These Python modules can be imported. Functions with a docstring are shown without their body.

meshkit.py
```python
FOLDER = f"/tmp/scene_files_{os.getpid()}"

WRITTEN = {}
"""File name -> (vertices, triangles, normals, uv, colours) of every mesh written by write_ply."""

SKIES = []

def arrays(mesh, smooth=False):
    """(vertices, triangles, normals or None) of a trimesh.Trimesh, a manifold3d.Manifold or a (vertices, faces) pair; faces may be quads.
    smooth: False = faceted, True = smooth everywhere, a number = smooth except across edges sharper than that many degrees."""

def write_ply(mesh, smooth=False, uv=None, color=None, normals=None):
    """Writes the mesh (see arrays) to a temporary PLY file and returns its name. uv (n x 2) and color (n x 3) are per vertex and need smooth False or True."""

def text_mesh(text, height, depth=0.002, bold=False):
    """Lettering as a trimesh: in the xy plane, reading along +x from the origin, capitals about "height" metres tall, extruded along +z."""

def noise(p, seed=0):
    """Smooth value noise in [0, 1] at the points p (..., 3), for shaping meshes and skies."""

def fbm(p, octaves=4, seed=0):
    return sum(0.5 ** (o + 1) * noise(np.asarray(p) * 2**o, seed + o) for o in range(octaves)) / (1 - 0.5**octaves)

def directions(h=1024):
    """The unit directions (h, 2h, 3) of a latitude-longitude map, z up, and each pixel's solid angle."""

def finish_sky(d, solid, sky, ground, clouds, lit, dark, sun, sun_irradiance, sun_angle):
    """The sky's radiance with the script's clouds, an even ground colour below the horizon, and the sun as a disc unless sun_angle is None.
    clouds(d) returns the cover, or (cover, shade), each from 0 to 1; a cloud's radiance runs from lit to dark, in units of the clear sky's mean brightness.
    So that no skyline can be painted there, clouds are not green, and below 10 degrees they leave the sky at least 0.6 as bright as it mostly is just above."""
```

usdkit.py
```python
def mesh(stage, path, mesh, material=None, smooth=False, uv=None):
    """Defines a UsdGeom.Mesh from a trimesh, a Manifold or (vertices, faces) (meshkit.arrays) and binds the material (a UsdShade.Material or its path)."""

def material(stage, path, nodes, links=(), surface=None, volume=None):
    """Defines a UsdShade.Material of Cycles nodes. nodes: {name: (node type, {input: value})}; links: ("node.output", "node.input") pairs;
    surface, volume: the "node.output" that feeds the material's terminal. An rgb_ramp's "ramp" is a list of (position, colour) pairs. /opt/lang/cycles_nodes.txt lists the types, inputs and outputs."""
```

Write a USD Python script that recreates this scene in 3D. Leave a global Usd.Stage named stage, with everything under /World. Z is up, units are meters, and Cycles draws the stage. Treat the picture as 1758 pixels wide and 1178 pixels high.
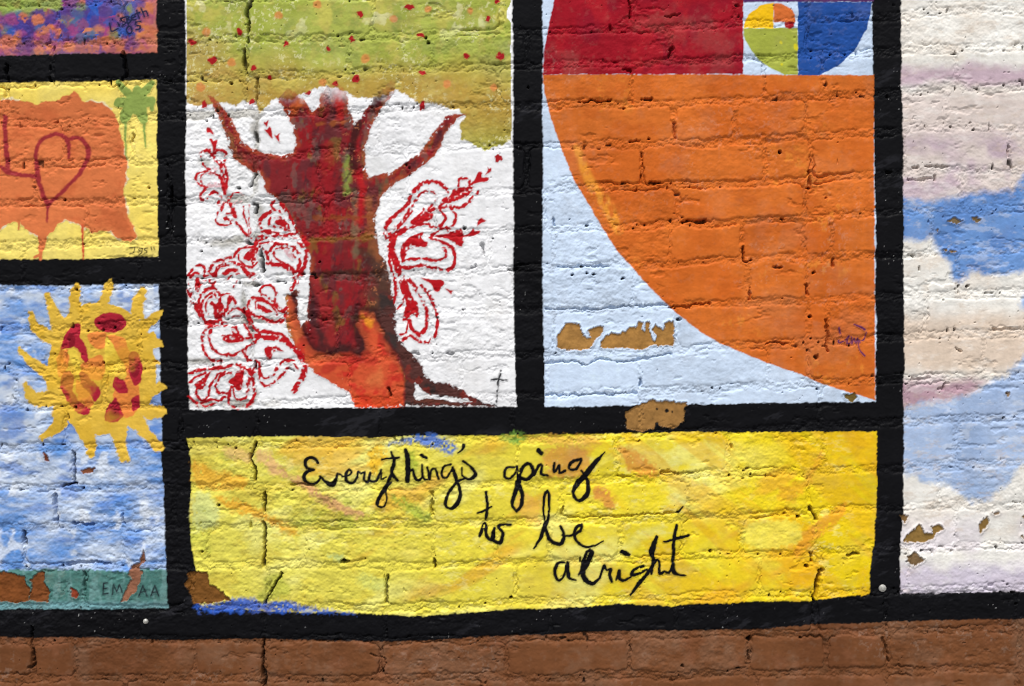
import math
import numpy as np
import trimesh
from scipy import ndimage
import usdkit
from pxr import Usd, UsdGeom, UsdLux, UsdShade, Gf, Sdf, Vt

# ------------------------------------------------------------------ stage, camera, sky, sun
stage = Usd.Stage.CreateInMemory()
UsdGeom.SetStageUpAxis(stage, UsdGeom.Tokens.z)
UsdGeom.SetStageMetersPerUnit(stage, 1.0)
world = UsdGeom.Xform.Define(stage, '/World')
stage.SetDefaultPrim(world.GetPrim())
UsdGeom.Scope.Define(stage, '/World/Looks')

S = 0.00095                      # metres of wall per pixel of the drawing grid
ZC = 1.50                        # height of the camera above the pavement
DIST = 2.05
EXPOSURE = 1.17
SUN_EL, SUN_AZ = math.radians(62), math.radians(188)      # azimuth = atan2(x, y)
SUN_I, SUN_ANGLE = 0.36, 16.0
SKY_STRENGTH = 0.075

cam = UsdGeom.Camera.Define(stage, '/World/camera')
cam.AddTranslateOp().Set(Gf.Vec3d(0, -DIST, ZC))
cam.AddRotateXOp().Set(90)
W_M = 1758 * S
cam.CreateHorizontalApertureAttr(36.0)
cam.CreateVerticalApertureAttr(36.0 * 686 / 1024)
cam.CreateFocalLengthAttr(36.0 * DIST / W_M)
cam.CreateClippingRangeAttr(Gf.Vec2f(0.05, 1000))
cam.CreateExposureAttr(EXPOSURE)

dome = UsdLux.DomeLight.Define(stage, '/World/sky')
dome.GetPrim().SetCustomDataByKey('kind', 'structure')
sky_mat = usdkit.material(stage, '/World/Looks/overcast_sky', {
    'co': ('texture_coordinate', {}),
    'mp': ('mapping', {'scale': (1.0, 1.0, 2.6)}),
    'nz': ('noise_texture', {'scale': 1.7, 'detail': 6.0, 'roughness': 0.55}),
    'rp': ('rgb_ramp', {'ramp': [(0.0, (0.70, 0.70, 0.70)), (0.5, (0.86, 0.86, 0.86)), (1.0, (1.0, 1.0, 1.0))]}),
    'cl': ('rgb_ramp', {'ramp': [(0.0, (5.2, 5.3, 5.5)), (1.0, (7.6, 7.5, 7.4))]}),
    'sk': ('sky_texture', {'sky_type': 'single_scattering', 'sun_disc': False, 'sun_elevation': SUN_EL, 'sun_rotation': SUN_AZ}),
    'mx': ('mix', {'mix_type': 'mix'}),
    'bg': ('background_shader', {'strength': SKY_STRENGTH}),
}, [('co.generated', 'mp.vector'), ('mp.vector', 'nz.vector'), ('nz.fac', 'rp.fac'), ('nz.fac', 'cl.fac'), ('rp.color', 'mx.fac'),
    ('sk.color', 'mx.color1'), ('cl.color', 'mx.color2'), ('mx.color', 'bg.color')], surface='bg.background')
UsdShade.MaterialBindingAPI.Apply(dome.GetPrim()).Bind(sky_mat)

sun = UsdLux.DistantLight.Define(stage, '/World/sun')
sun.CreateIntensityAttr(SUN_I)
sun.CreateAngleAttr(SUN_ANGLE)
sun.CreateNormalizeAttr(True)
sun.CreateColorAttr(Gf.Vec3f(1.0, 0.97, 0.93))
sd_ = np.array([math.cos(SUN_EL) * math.sin(SUN_AZ), math.cos(SUN_EL) * math.cos(SUN_AZ), math.sin(SUN_EL)])
rot = Gf.Rotation(Gf.Vec3d(0, 0, 1), Gf.Vec3d(*map(float, sd_)))
sun.AddTransformOp().Set(Gf.Matrix4d().SetRotate(rot))

# ------------------------------------------------------------------ materials
def wall_paint(name, rough):
    return usdkit.material(stage, '/World/Looks/' + name, {
        'col': ('attribute', {'attribute': 'paint'}),
        'geo': ('geometry', {}),
        'n1': ('noise_texture', {'scale': 260.0, 'detail': 4.0, 'roughness': 0.6}),
        'n2': ('noise_texture', {'scale': 900.0, 'detail': 2.0}),
        'mm': ('math', {'math_type': 'multiply_add', 'value2': 0.35, 'value3': 0.0}),
        'b1': ('bump', {'strength': 0.30, 'distance': 0.0009}),
        'b2': ('bump', {'strength': 0.25, 'distance': 0.0003}),
        'mv': ('mapping', {'scale': (30.0, 30.0, 90.0)}),
        'n3': ('noise_texture', {'scale': 1.0, 'detail': 5.0, 'roughness': 0.6}),
        'rr': ('map_range', {'from_min': 0.3, 'from_max': 0.7, 'to_min': rough - 0.10, 'to_max': rough + 0.14, 'clamp': True}),
        'vr': ('map_range', {'from_min': 0.25, 'from_max': 0.75, 'to_min': 0.90, 'to_max': 1.07, 'clamp': True}),
        'mc': ('mix', {'mix_type': 'multiply', 'fac': 1.0}),
        'cc': ('combine_xyz', {}),
        'p': ('principled_bsdf', {'specular_ior_level': 0.06}),
    }, [('geo.position', 'n1.vector'), ('geo.position', 'n2.vector'), ('geo.position', 'mv.vector'), ('mv.vector', 'n3.vector'),
        ('n1.fac', 'b1.height'), ('n2.fac', 'b2.height'), ('b1.normal', 'b2.normal'), ('b2.normal', 'p.normal'),
        ('n3.fac', 'rr.value'), ('rr.result', 'p.roughness'), ('n3.fac', 'vr.value'),
        ('vr.result', 'cc.x'), ('vr.result', 'cc.y'), ('vr.result', 'cc.z'),
        ('col.color', 'mc.color1'), ('cc.vector', 'mc.color2'), ('mc.color', 'p.base_color')], surface='p.BSDF')

PAINT = wall_paint('brushed_wall_paint', 0.50)
ASPHALT = usdkit.material(stage, '/World/Looks/asphalt', {
    'geo': ('geometry', {}),
    'n': ('noise_texture', {'scale': 120.0, 'detail': 4.0}),
    'r': ('rgb_ramp', {'ramp': [(0.3, (0.10, 0.10, 0.10)), (0.7, (0.20, 0.195, 0.185))]}),
    'b': ('bump', {'strength': 0.5, 'distance': 0.004}),
    'p': ('principled_bsdf', {'roughness': 0.85}),
}, [('geo.position', 'n.vector'), ('n.fac', 'r.fac'), ('n.fac', 'b.height'), ('b.normal', 'p.normal'), ('r.color', 'p.base_color')], surface='p.BSDF')
CONCRETE = usdkit.material(stage, '/World/Looks/concrete', {
    'geo': ('geometry', {}),
    'n': ('noise_texture', {'scale': 18.0, 'detail': 6.0}),
    'r': ('rgb_ramp', {'ramp': [(0.3, (0.26, 0.25, 0.24)), (0.7, (0.38, 0.37, 0.35))]}),
    'p': ('principled_bsdf', {'roughness': 0.85}),
}, [('geo.position', 'n.vector'), ('n.fac', 'r.fac'), ('r.color', 'p.base_color')], surface='p.BSDF')
ZINC = usdkit.material(stage, '/World/Looks/weathered_zinc', {
    'geo': ('geometry', {}),
    'n': ('noise_texture', {'scale': 500.0, 'detail': 3.0}),
    'r': ('rgb_ramp', {'ramp': [(0.3, (0.32, 0.31, 0.28)), (0.7, (0.55, 0.54, 0.50))]}),
    'p': ('principled_bsdf', {'roughness': 0.5, 'metallic': 0.6}),
}, [('geo.position', 'n.vector'), ('n.fac', 'r.fac'), ('r.color', 'p.base_color')], surface='p.BSDF')

# ------------------------------------------------------------------ noise
_rng = np.random.default_rng(7)
_T = _rng.random((256, 256)).astype(np.float32)

def noise(U, V, scale, seed=0, sv=None):
    x = U / scale + seed * 17.31
    y = V / (sv or scale) + seed * 41.77
    i, j = np.floor(x).astype(np.int32), np.floor(y).astype(np.int32)
    a, b = (x - i).astype(np.float32), (y - j).astype(np.float32)
    a, b = a * a * (3 - 2 * a), b * b * (3 - 2 * b)
    i0, i1, j0, j1 = i & 255, (i + 1) & 255, j & 255, (j + 1) & 255
    return (_T[j0, i0] * (1 - a) + _T[j0, i1] * a) * (1 - b) + (_T[j1, i0] * (1 - a) + _T[j1, i1] * a) * b

def fbm(U, V, scale, octaves=4, seed=0, sv=None, gain=0.5):
    out, amp, tot = 0, 1.0, 0
    for o in range(octaves):
        out = out + amp * noise(U, V, scale / 2 ** o, seed + o * 3, None if sv is None else sv / 2 ** o)
        tot += amp
        amp *= gain
    return out / tot

def sstep(a, b, x):
    t = np.clip((x - a) / (b - a), 0, 1)
    return t * t * (3 - 2 * t)

# ------------------------------------------------------------------ drawing grid
P = 1.4
NU, NV = 1326, 892
U1 = -49.0 + P * np.arange(NU)
V1 = -34.0 + P * np.arange(NV)
U, V = np.meshgrid(U1, V1)

# ------------------------------------------------------------------ brick courses
JU = np.array([-900, 100, 750, 1200, 1650, 2700], float)
JT = np.array([
    [75, 60, 45, 20], [143, 119, 105, 82], [211, 183, 176, 151], [283, 254, 245, 219], [350, 333, 318, 292], [419, 401, 383, 360],
    [492, 470, 450, 432], [563, 537, 523, 503], [632, 613, 598, 574], [699, 685, 668, 648], [768, 760, 742, 719], [836, 835, 818, 797],
    [904, 900, 887, 868], [972, 970, 955, 938], [1043, 1040, 1024, 1010], [1098, 1099, 1090, 1080], [1165, 1165, 1158, 1150]], float)
JT = np.vstack([JT[0] - 70 * np.arange(12, 0, -1)[:, None], JT, JT[-1] + 69.5 * np.arange(1, 14)[:, None]])
JT = np.hstack([JT[:, :1] + 8, JT, JT[:, -1:] - 8])
OFF = 12                                                # rows added above the frame

HEADS = {
    0: [100, 210, 425, 640, 860, 1085, 1262, 1385, 1600],
    1: [90, 310, 422, 598, 742, 905, 1152, 1385, 1560],
    2: [12, 210, 422, 560, 856, 1085, 1312, 1413, 1640],
    3: [110, 228, 441, 650, 872, 1157, 1262, 1384, 1625],
    4: [60, 290, 440, 548, 700, 905, 1102, 1314, 1393, 1552, 1733],
    5: [150, 290, 438, 560, 746, 935, 1163, 1382, 1650],
    6: [40, 240, 447, 660, 840, 951, 1151, 1275, 1380, 1428, 1600],
    7: [140, 330, 420, 630, 880, 1088, 1284, 1386, 1644],
    8: [110, 240, 432, 580, 742, 950, 1161, 1387, 1422, 1590],
    9: [28, 180, 440, 600, 790, 940, 1098, 1320, 1388, 1690],
    10: [112, 310, 440, 652, 880, 1100, 1408, 1560],
    11: [126, 434, 640, 888, 1060, 1250, 1415, 1640],
    12: [97, 300, 453, 742, 963, 1180, 1388, 1610],
    13: [42, 211, 357, 453, 524, 745, 850, 944, 1066, 1172, 1273, 1400, 1642],
    14: [145, 330, 461, 664, 886, 1098, 1304, 1408, 1560],
    15: [55, 240, 453, 660, 945, 1160, 1247, 1400, 1520],
    16: [57, 130, 333, 455, 653, 870, 1080, 1285, 1418, 1525],
    17: [30, 215, 453, 602, 830, 1020, 1300, 1522]}
_hr = np.random.default_rng(11)
_heads = {}

def heads_of(row):
    if row not in _heads:
        base = HEADS.get(row - OFF)
        if base is None:
            s = 430 + (110 if row % 2 else 0)
            base = [s + 218 * k + _hr.uniform(-9, 9) for k in range(-2, 7)]
        base = list(base)
        lo, hi = base[0], base[-1]
        while lo > -1000:
            lo -= 218 + _hr.uniform(-10, 10)
            base.insert(0, lo)
        while hi < 2900:
            hi += 218 + _hr.uniform(-10, 10)
            base.append(hi)
        _heads[row] = np.array(base)
    return _heads[row]

for _r in range(len(JT) + 1):
    heads_of(_r)

_K = np.random.default_rng(5).random((64, 64, 6))

def bond(Uq, Vq):
    """row, brick number in the row, and the signed distance inside the brick's edge (positive inside)."""
    # hand-laid edges wander
    Uw = Uq + 5.0 * (fbm(Uq, Vq, 22, 3, 31) - 0.5) + 5 * (noise(Uq, Vq, 7, 33) - 0.5)
    Vw = Vq + 11 * (fbm(Uq, Vq, 60, 3, 41) - 0.5) + 7.0 * (fbm(Uq, Vq, 15, 3, 43, gain=0.7) - 0.5) + 3.4 * (noise(Uq, Vq, 4.6, 44) - 0.5)
    J = np.stack([np.interp(Uw[0] if False else Uq, JU, row) for row in JT])       # rows x shape
    row = (Vw[None] > J).sum(0)
    rc = np.clip(row, 1, len(JT) - 1)
    top = np.take_along_axis(J, (rc - 1)[None], 0)[0]
    bot = np.take_along_axis(J, rc[None], 0)[0]
    hbed = 6.6 + 3.2 * (noise(Uq, Vq, 90, 47) - 0.5)
    dv = np.minimum(Vw - top, bot - Vw) - hbed
    col = np.zeros(row.shape, np.int32)
    near = np.zeros(row.shape, np.int32)
    du = np.zeros(row.shape)
    for r in np.unique(row):
        m = row == r
        h = heads_of(int(r))
        c = np.searchsorted(h, Uw[m])
        col[m] = c
        a, b = h[np.clip(c - 1, 0, len(h) - 1)], h[np.clip(c, 0, len(h) - 1)]
        du[m] = np.minimum(Uw[m] - a, b - Uw[m])
        near[m] = np.where(Uw[m] - a < b - Uw[m], c - 1, c)
    du = du - (4.0 + 3.0 * (noise(Uq, Vq, 70, 48) - 0.5))
    rad = 7.0
    vis = 0.36 + 0.64 * _K[(row * 7 + 3) % 64, (near * 5 + row) % 64, 3] ** 1.3
    vis = np.where(row - OFF >= 16, np.maximum(vis, 0.85), vis)
    vis = 1 + (vis - 1) * sstep(-6, 2, dv)              # some upright joints are all but filled
    q = np.hypot(np.maximum(rad - du, 0), np.maximum(rad - dv, 0))
    sd = np.where((du < rad) & (dv < rad), rad - q, np.minimum(du, dv))
    return row, col, sd, vis

# ------------------------------------------------------------------ cracks and holes, as seen in the wall
def conv(origin, scale, pts):
    return [(origin[0] + p[0] / scale, origin[1] + p[1] / scale) + tuple(w / scale for w in p[2:]) for p in pts]

c1 = lambda p: conv((0, 0), 2.944, p)
c2 = lambda p: conv((0, 380), 2.944, p)
c3 = lambda p: conv((0, 778), 2.944, p)
c4 = lambda p: conv((310, 0), 4.363, p)
c5 = lambda p: conv((600, 0), 4.363, p)
c6 = lambda p: conv((310, 200), 4.363, p)
c7 = lambda p: conv((600, 250), 4.363, p)
c8 = lambda p: conv((310, 450), 4.363, p)
c9 = lambda p: conv((600, 450), 4.363, p)
r2 = lambda p: conv((870, 0), 2.944, p)
r3 = lambda p: conv((1308, 0), 2.944, p)
r4 = lambda p: conv((870, 380), 2.944, p)
r5 = lambda p: conv((1308, 380), 2.944, p)
r6 = lambda p: conv((1308, 778), 2.944, p)
r7 = lambda p: conv((870, 778), 2.944, p)
r8 = lambda p: conv((430, 778), 2.944, p)
ya = lambda p: conv((300, 740), 2.69, p)
yb = lambda p: conv((880, 740), 2.69, p)
o1 = lambda p: conv((880, 0), 2.93, p)
o2 = lambda p: conv((880, 330), 2.93, p)

CRACKS = [      # polyline, half width, depth (mm)
    (c4([(520, 0), (500, 110), (515, 200), (502, 320)]), 1.6, 11), (c4([(480, 370), (482, 470), (494, 545)]), 1.8, 11),
    (c4([(575, 590), (572, 700), (562, 780)]), 1.0, 7), (c4([(560, 1000), (570, 1050)]), 2.6, 9),
    (c6([(565, 430), (525, 520)]), 1.4, 10), (c6([(545, 640), (575, 690), (572, 720)]), 2.2, 13), (c6([(500, 940), (535, 955)]), 3.4, 14),
    (c6([(600, 1000), (610, 1060), (622, 1150)]), 2.6, 14), (c8([(600, 0), (615, 70)]), 3.0, 14), (c8([(550, 165), (570, 170)]), 2.0, 9),
    (c8([(470, 360), (500, 460), (540, 520)]), 1.2, 8), (c8([(555, 740), (560, 800)]), 2.2, 10), (c8([(810, 800), (840, 820)]), 1.8, 8),
    (ya([(372, 55), (350, 130), (372, 180), (372, 225)]), 2.2, 12), (ya([(413, 290), (416, 370)]), 1.9, 12), (ya([(408, 425), (416, 520), (412, 625)]), 2.1, 12),
    (ya([(492, 660), (445, 735), (418, 800)]), 1.6, 12), (ya([(412, 960), (408, 1040), (415, 1178)]), 1.8, 12),
    (yb([(1375, 352), (1402, 410)]), 1.8, 10), (yb([(1378, 560), (1385, 600)]), 1.7, 10), (yb([(1425, 640), (1408, 710), (1392, 785)]), 3.2, 14),
    (yb([(1090, 1020), (1090, 1060)]), 1.4, 7), (yb([(230, 350), (245, 395), (450, 395), (760, 375)]), 0.8, 7),
    (yb([(490, 208), (540, 206)]), 0.9, 8), (yb([(690, 192), (830, 190)]), 1.0, 8), (yb([(1550, 575), (1590, 572)]), 2.4, 9),
    (o1([(330, 515), (420, 508), (500, 505)]), 1.6, 10), (o1([(650, 497), (700, 495)]), 1.4, 9), (o1([(590, 0), (588, 95)]), 1.3, 7),
    (o1([(770, 85), (840, 70)]), 1.3, 7), (o1([(800, 240), (790, 285)]), 1.6, 8), (o1([(560, 350), (600, 358)]), 2.2, 8),
    (o1([(810, 620), (820, 690)]), 1.4, 7), (o1([(590, 712), (640, 708)]), 1.4, 8), (o1([(645, 770), (655, 835)]), 1.4, 7),
    (o1([(690, 922), (745, 922)]), 1.2, 9), (o1([(1490, 870), (1495, 950)]), 1.8, 8),
    (o2([(855, 150), (965, 147)]), 1.8, 11), (o2([(1160, 270), (1165, 345), (1200, 348)]), 1.3, 9), (o2([(1310, 378), (1350, 376)]), 1.4, 9),
    (o2([(1185, 480), (1192, 530)]), 1.3, 6), (o2([(1480, 470), (1480, 520)]), 1.6, 8), (o2([(1280, 760), (1390, 760)]), 1.1, 8),
    (o2([(1580, 640), (1582, 800)]), 1.8, 7), (o2([(1610, 345), (1612, 370)]), 1.8, 8), (o2([(640, 935), (643, 970)]), 1.3, 8),
    (o2([(790, 575), (880, 572), (990, 560)]), 0.9, 7), (o2([(230, 375), (480, 372)]), 1.1, 6), (o2([(165, 855), (300, 850), (380, 865), (440, 835), (560, 855), (800, 815)]), 0.9, 6),
    (o2([(170, 1020), (440, 1018), (620, 1005)]), 0.9, 6), (o2([(165, 585), (440, 588), (560, 575), (770, 565)]), 0.9, 6), (o2([(205, 140), (208, 165)]), 1.3, 7),
    (c3([(370, 0), (375, 140), (310, 165)]), 2.2, 9), (c3([(390, 150), (340, 165)]), 2.4, 12), (c3([(275, 210), (280, 300), (292, 375)]), 1.7, 8), (c3([(120, 395), (125, 460)]), 2.6, 9),
    (c3([(365, 355), (465, 362)]), 1.6, 8), (c3([(620, 310), (625, 350)]), 1.0, 6), (c3([(340, 565), (440, 550), (560, 555)]), 1.6, 7), (c3([(422, 600), (425, 690)]), 1.3, 6),
    (c3([(160, 880), (160, 960), (170, 1060), (140, 1090)]), 1.3, 9), 
    (c1([(622, 270), (640, 380)]), 2.4, 9), (c1([(30, 330), (35, 400)]), 1.8, 8), (c1([(672, 680), (674, 720)]), 1.2, 7),
    (c8([(60, 100), (60, 100)]), 0.1, 0), (c1([(860, 950), (870, 1020)]), 1.6, 9),
    (r3([(760, 845), (790, 847)]), 1.3, 8), (r3([(830, 845), (940, 838)]), 1.5, 7), (r3([(740, 910), (860, 905)]), 1.5, 6), (r3([(878, 885), (878, 915)]), 1.4, 7),
    (r3([(1240, 740), (1250, 790)]), 1.5, 5), (r5([(795, 225), (800, 250)]), 1.2, 7), (r5([(740, 170), (765, 172)]), 1.2, 7), (r5([(1170, 545), (1320, 548)]), 1.0, 5),
    (r5([(900, 850), (940, 820)]), 1.4, 7), (r5([(985, 640), (1010, 655)]), 1.4, 6), (r5([(760, 800), (850, 790)]), 1.6, 5), (r6([(1270, 245), (1310, 247)]), 1.2, 7),
    (r6([(610, 930), (640, 1060)]), 1.4, 5), (r7([(615, 970), (630, 1000)]), 1.2, 6), (r7([(1222, 930), (1226, 945)]), 2.6, 11),
    (ya([(905, 1030), (980, 1060), (940, 1120)]), 0.8, 5), (ya([(545, 245), (640, 250)]), 1.0, 8), (ya([(1185, 285), (1190, 390)]), 1.3, 8), (ya([(980, 670), (982, 795)]), 1.0, 9),
    (ya([(1195, 590), (1205, 630)]), 2.6, 9), (ya([(770, 600), (800, 600)]), 2.0, 9), (c9([(290, 940), (305, 1005)]), 1.8, 9), (c9([(480, 685), (520, 683)]), 1.2, 8),
    (c9([(730, 686), (770, 687)]), 1.2, 8), (c7([(995, 740), (1003, 815)]), 1.6, 8), (c7([(915, 912), (945, 910)]), 1.0, 8), (c9([(1180, 57), (1250, 55)]), 0.9, 9)]
HOLES = (o1([(1345, 765, 12), (690, 698, 7), (560, 545, 8), (1490, 945, 10), (75, 440, 9)]) + o2([(1512, 405, 13), (1527, 828, 19), (1497, 625, 15), (835, 640, 13), (1355, 135, 9),
         (285, 138, 7), (375, 168, 6), (300, 415, 11), (372, 410, 8), (408, 412, 7), (555, 432, 9), (345, 372, 6), (175, 360, 7), (960, 352, 6), (220, 808, 7), (1530, 990, 8), (1357, 533, 5)])
         + c3([(420, 178, 9), (505, 183, 11), (738, 175, 6), (130, 575, 6), (315, 570, 9), (620, 570, 9)]) + ya([(125, 555, 5), (200, 345, 5), (880, 590, 8), (1190, 365, 8), (620, 550, 6), (1550, 770, 6), (780, 600, 8)])
         + yb([(580, 48, 6), (1000, 205, 7), (1320, 395, 10), (1250, 382, 7), (1355, 625, 7), (915, 555, 5), (1090, 960, 12), (780, 1085, 9), (690, 1128, 6), (1330, 955, 8)])
         + r5([(1040, 328, 7), (1240, 872, 7), (1220, 992, 6), (1275, 990, 5)]) + r3([(85, 765, 9), (235, 950, 9), (100, 1108, 6), (320, 1000, 6)]) + c9([(650, 620, 11), (620, 684, 6), (830, 682, 5), (660, 415, 6), (1178, 988, 5), (850, 358, 6)])
         + c4([(375, 625, 11), (220, 870, 7), (190, 905, 6)]) + c5([(775, 800, 8), (590, 320, 6), (570, 280, 8)]) + c1([(753, 950, 6), (1205, 950, 6), (325, 1010, 5)]) + c2([(380, 345, 10), (385, 940, 9), (275, 670, 5), (525, 715, 5)])
         + c8([(920, 625, 6), (785, 160, 7), (1040, 0, 0.1)]) + c7([(1075, 697, 8), (860, 620, 7)]) + c6([(155, 1010, 6), (190, 945, 9), (230, 975, 6)]))

def window(pts, pad, grid=True):
    a = np.array([p[:2] for p in pts], float)
    i0, i1 = int((a[:, 0].min() - pad - U1[0]) / P), int((a[:, 0].max() + pad - U1[0]) / P) + 2
    j0, j1 = int((a[:, 1].min() - pad - V1[0]) / P), int((a[:, 1].max() + pad - V1[0]) / P) + 2
    return slice(max(j0, 0), max(min(j1, NV), 0)), slice(max(i0, 0), max(min(i1, NU), 0))

def spline(pts, step=3.0):
    """Catmull-Rom through the points; columns beyond the first two (the width) are carried along."""
    a = np.array(pts, float)
    if len(a) < 3:
        return a
    e = np.vstack([2 * a[0] - a[1], a, 2 * a[-1] - a[-2]])
    out = []
    for k in range(1, len(e) - 2):
        n = max(2, int(np.hypot(*(e[k + 1, :2] - e[k, :2])) / step))
        t = np.linspace(0, 1, n, endpoint=False)[:, None]
        p0, p1, p2, p3 = e[k - 1], e[k], e[k + 1], e[k + 2]
        out.append(0.5 * (2 * p1 + (p2 - p0) * t + (2 * p0 - 5 * p1 + 4 * p2 - p3) * t ** 2 + (3 * p1 - p0 - 3 * p2 + p3) * t ** 3))
    return np.vstack(out + [a[-1:]])

def dist_line(X, Y, line):
    """signed distance to a polyline with a half width per point (third column)."""
    best = np.full(X.shape, 1e9)
    for a, b in zip(line[:-1], line[1:]):
        d = b[:2] - a[:2]
        L = max(d @ d, 1e-9)
        t = np.clip(((X - a[0]) * d[0] + (Y - a[1]) * d[1]) / L, 0, 1)
        r = a[2] + (b[2] - a[2]) * t
        best = np.minimum(best, np.hypot(X - a[0] - t * d[0], Y - a[1] - t * d[1]) - r)
    return best

def dist_poly(X, Y, pts):
    a = np.array(pts, float)[:, :2]
    best, inside = np.full(X.shape, 1e9), np.zeros(X.shape, bool)
    for p, q in zip(a, np.roll(a, -1, 0)):
        d = q - p
        L = max(d @ d, 1e-9)
        t = np.clip(((X - p[0]) * d[0] + (Y - p[1]) * d[1]) / L, 0, 1)
        best = np.minimum(best, np.hypot(X - p[0] - t * d[0], Y - p[1] - t * d[1]))
        if p[1] != q[1]:
            c = (p[1] > Y) != (q[1] > Y)
            inside ^= c & (X < (q[0] - p[0]) * (Y - p[1]) / (q[1] - p[1]) + p[0])
    return np.where(inside, -best, best)

# ------------------------------------------------------------------ relief of the painted wall (millimetres, positive towards the viewer)
ROW, COL, SD, VIS = bond(U, V)

def relief(Uq, Vq, row, col, sd, vis, fine=True):
    k = _K[row % 64, col % 64]
    face = (k[..., 0] - 0.5) * 2.4 + (fbm(Uq, Vq, 120, 3, 51) - 0.5) * 2.6
    rough = 0.24 + 1.05 * k[..., 2] ** 3
    if fine:
        zone = sstep(940, 700, Uq) * sstep(745, 800, Vq) * sstep(1090, 1060, Vq) + sstep(460, 420, Uq) * sstep(320, 330, Uq) * sstep(150, 220, Vq) * sstep(720, 690, Vq)
        rough = rough + 0.75 * zone
        lump = fbm(Uq, Vq, 19, 5, 55, sv=12, gain=0.66)
        face = face + rough * ((lump - 0.5) * 3.4 + (noise(Uq, Vq, 3.6, 57) - 0.5) * 0.55)
        dent = sstep(0.60, 0.74, fbm(Uq, Vq, 30, 4, 59, sv=14, gain=0.6))
        face = face - 1.8 * dent * sstep(0.5, 0.68, noise(Uq, Vq, 90, 60))
        face = face + 0.45 * (fbm(Uq * 0.94 + Vq * 0.34, Vq * 0.94 - Uq * 0.34, 6.5, 2, 58) - 0.5)
    # how open the joint is at the brick's edge: often filled flush by old paint, in places a dark gap
    gap = 0.3 + 7.5 * sstep(0.53, 0.82, fbm(Uq, Vq, 50, 4, 61, gain=0.6)) ** 1.3 + 1.3 * noise(Uq, Vq, 26, 62)
    mlow = 0.5 + 2.3 * fbm(Uq, Vq, 140, 2, 64)                              # how far the mortar itself lies back
    mort = (fbm(Uq, Vq, 11, 4, 63, sv=8, gain=0.75) - 0.5) * 7.0
    fill = 0.84 - 0.50 * sstep(540, 660, Uq) * sstep(885, 870, Uq) * sstep(170, 230, Vq) * sstep(705, 690, Vq) - 0.3 * sstep(930, 940, Uq) * sstep(1500, 1490, Uq) * sstep(330, 480, Vq) * sstep(700, 690, Vq) - 0.35 * sstep(1550, 1560, Uq) * sstep(1020, 1010, Vq)
    mlow, gap, mort = mlow * vis * fill, gap * vis * fill, mort * (0.4 + 0.6 * fill)
    joint = sstep(1.0, -1.0, sd)
    edge_gap = np.exp(-((sd + 0.6) / 1.45) ** 2)
    lip = 0.6 * np.exp(-((sd - 3.5) / 2.2) ** 2) * (noise(Uq, Vq, 18, 65) - 0.3)
    round_ = (-0.6 * sstep(6, 0, sd) * (sd > 0) - 0.6 * (sd <= 0)) * vis
    h = (face + lip + round_) * (1 - joint) + joint * (0.5 * face - mlow + mort) - gap * edge_gap
    if fine == 'pins':
        return sstep(0.86, 0.93, noise(Uq, Vq, 6.5, 67)) * sstep(3, -1, sd) * sstep(0.48, 0.66, fbm(Uq, Vq, 90, 2, 68))
    if fine:
        pin = sstep(0.85, 0.95, noise(Uq, Vq, 6.5, 67)) * sstep(4, -1, sd) * sstep(0.46, 0.66, fbm(Uq, Vq, 90, 2, 68))
        h = h - 6.5 * pin
        pit = sstep(0.955, 0.985, noise(Uq, Vq, 5.0, 69)) * sstep(0.5, 0.7, noise(Uq, Vq, 120, 70))
        h = h - 2.5 * pit
    return h

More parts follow.
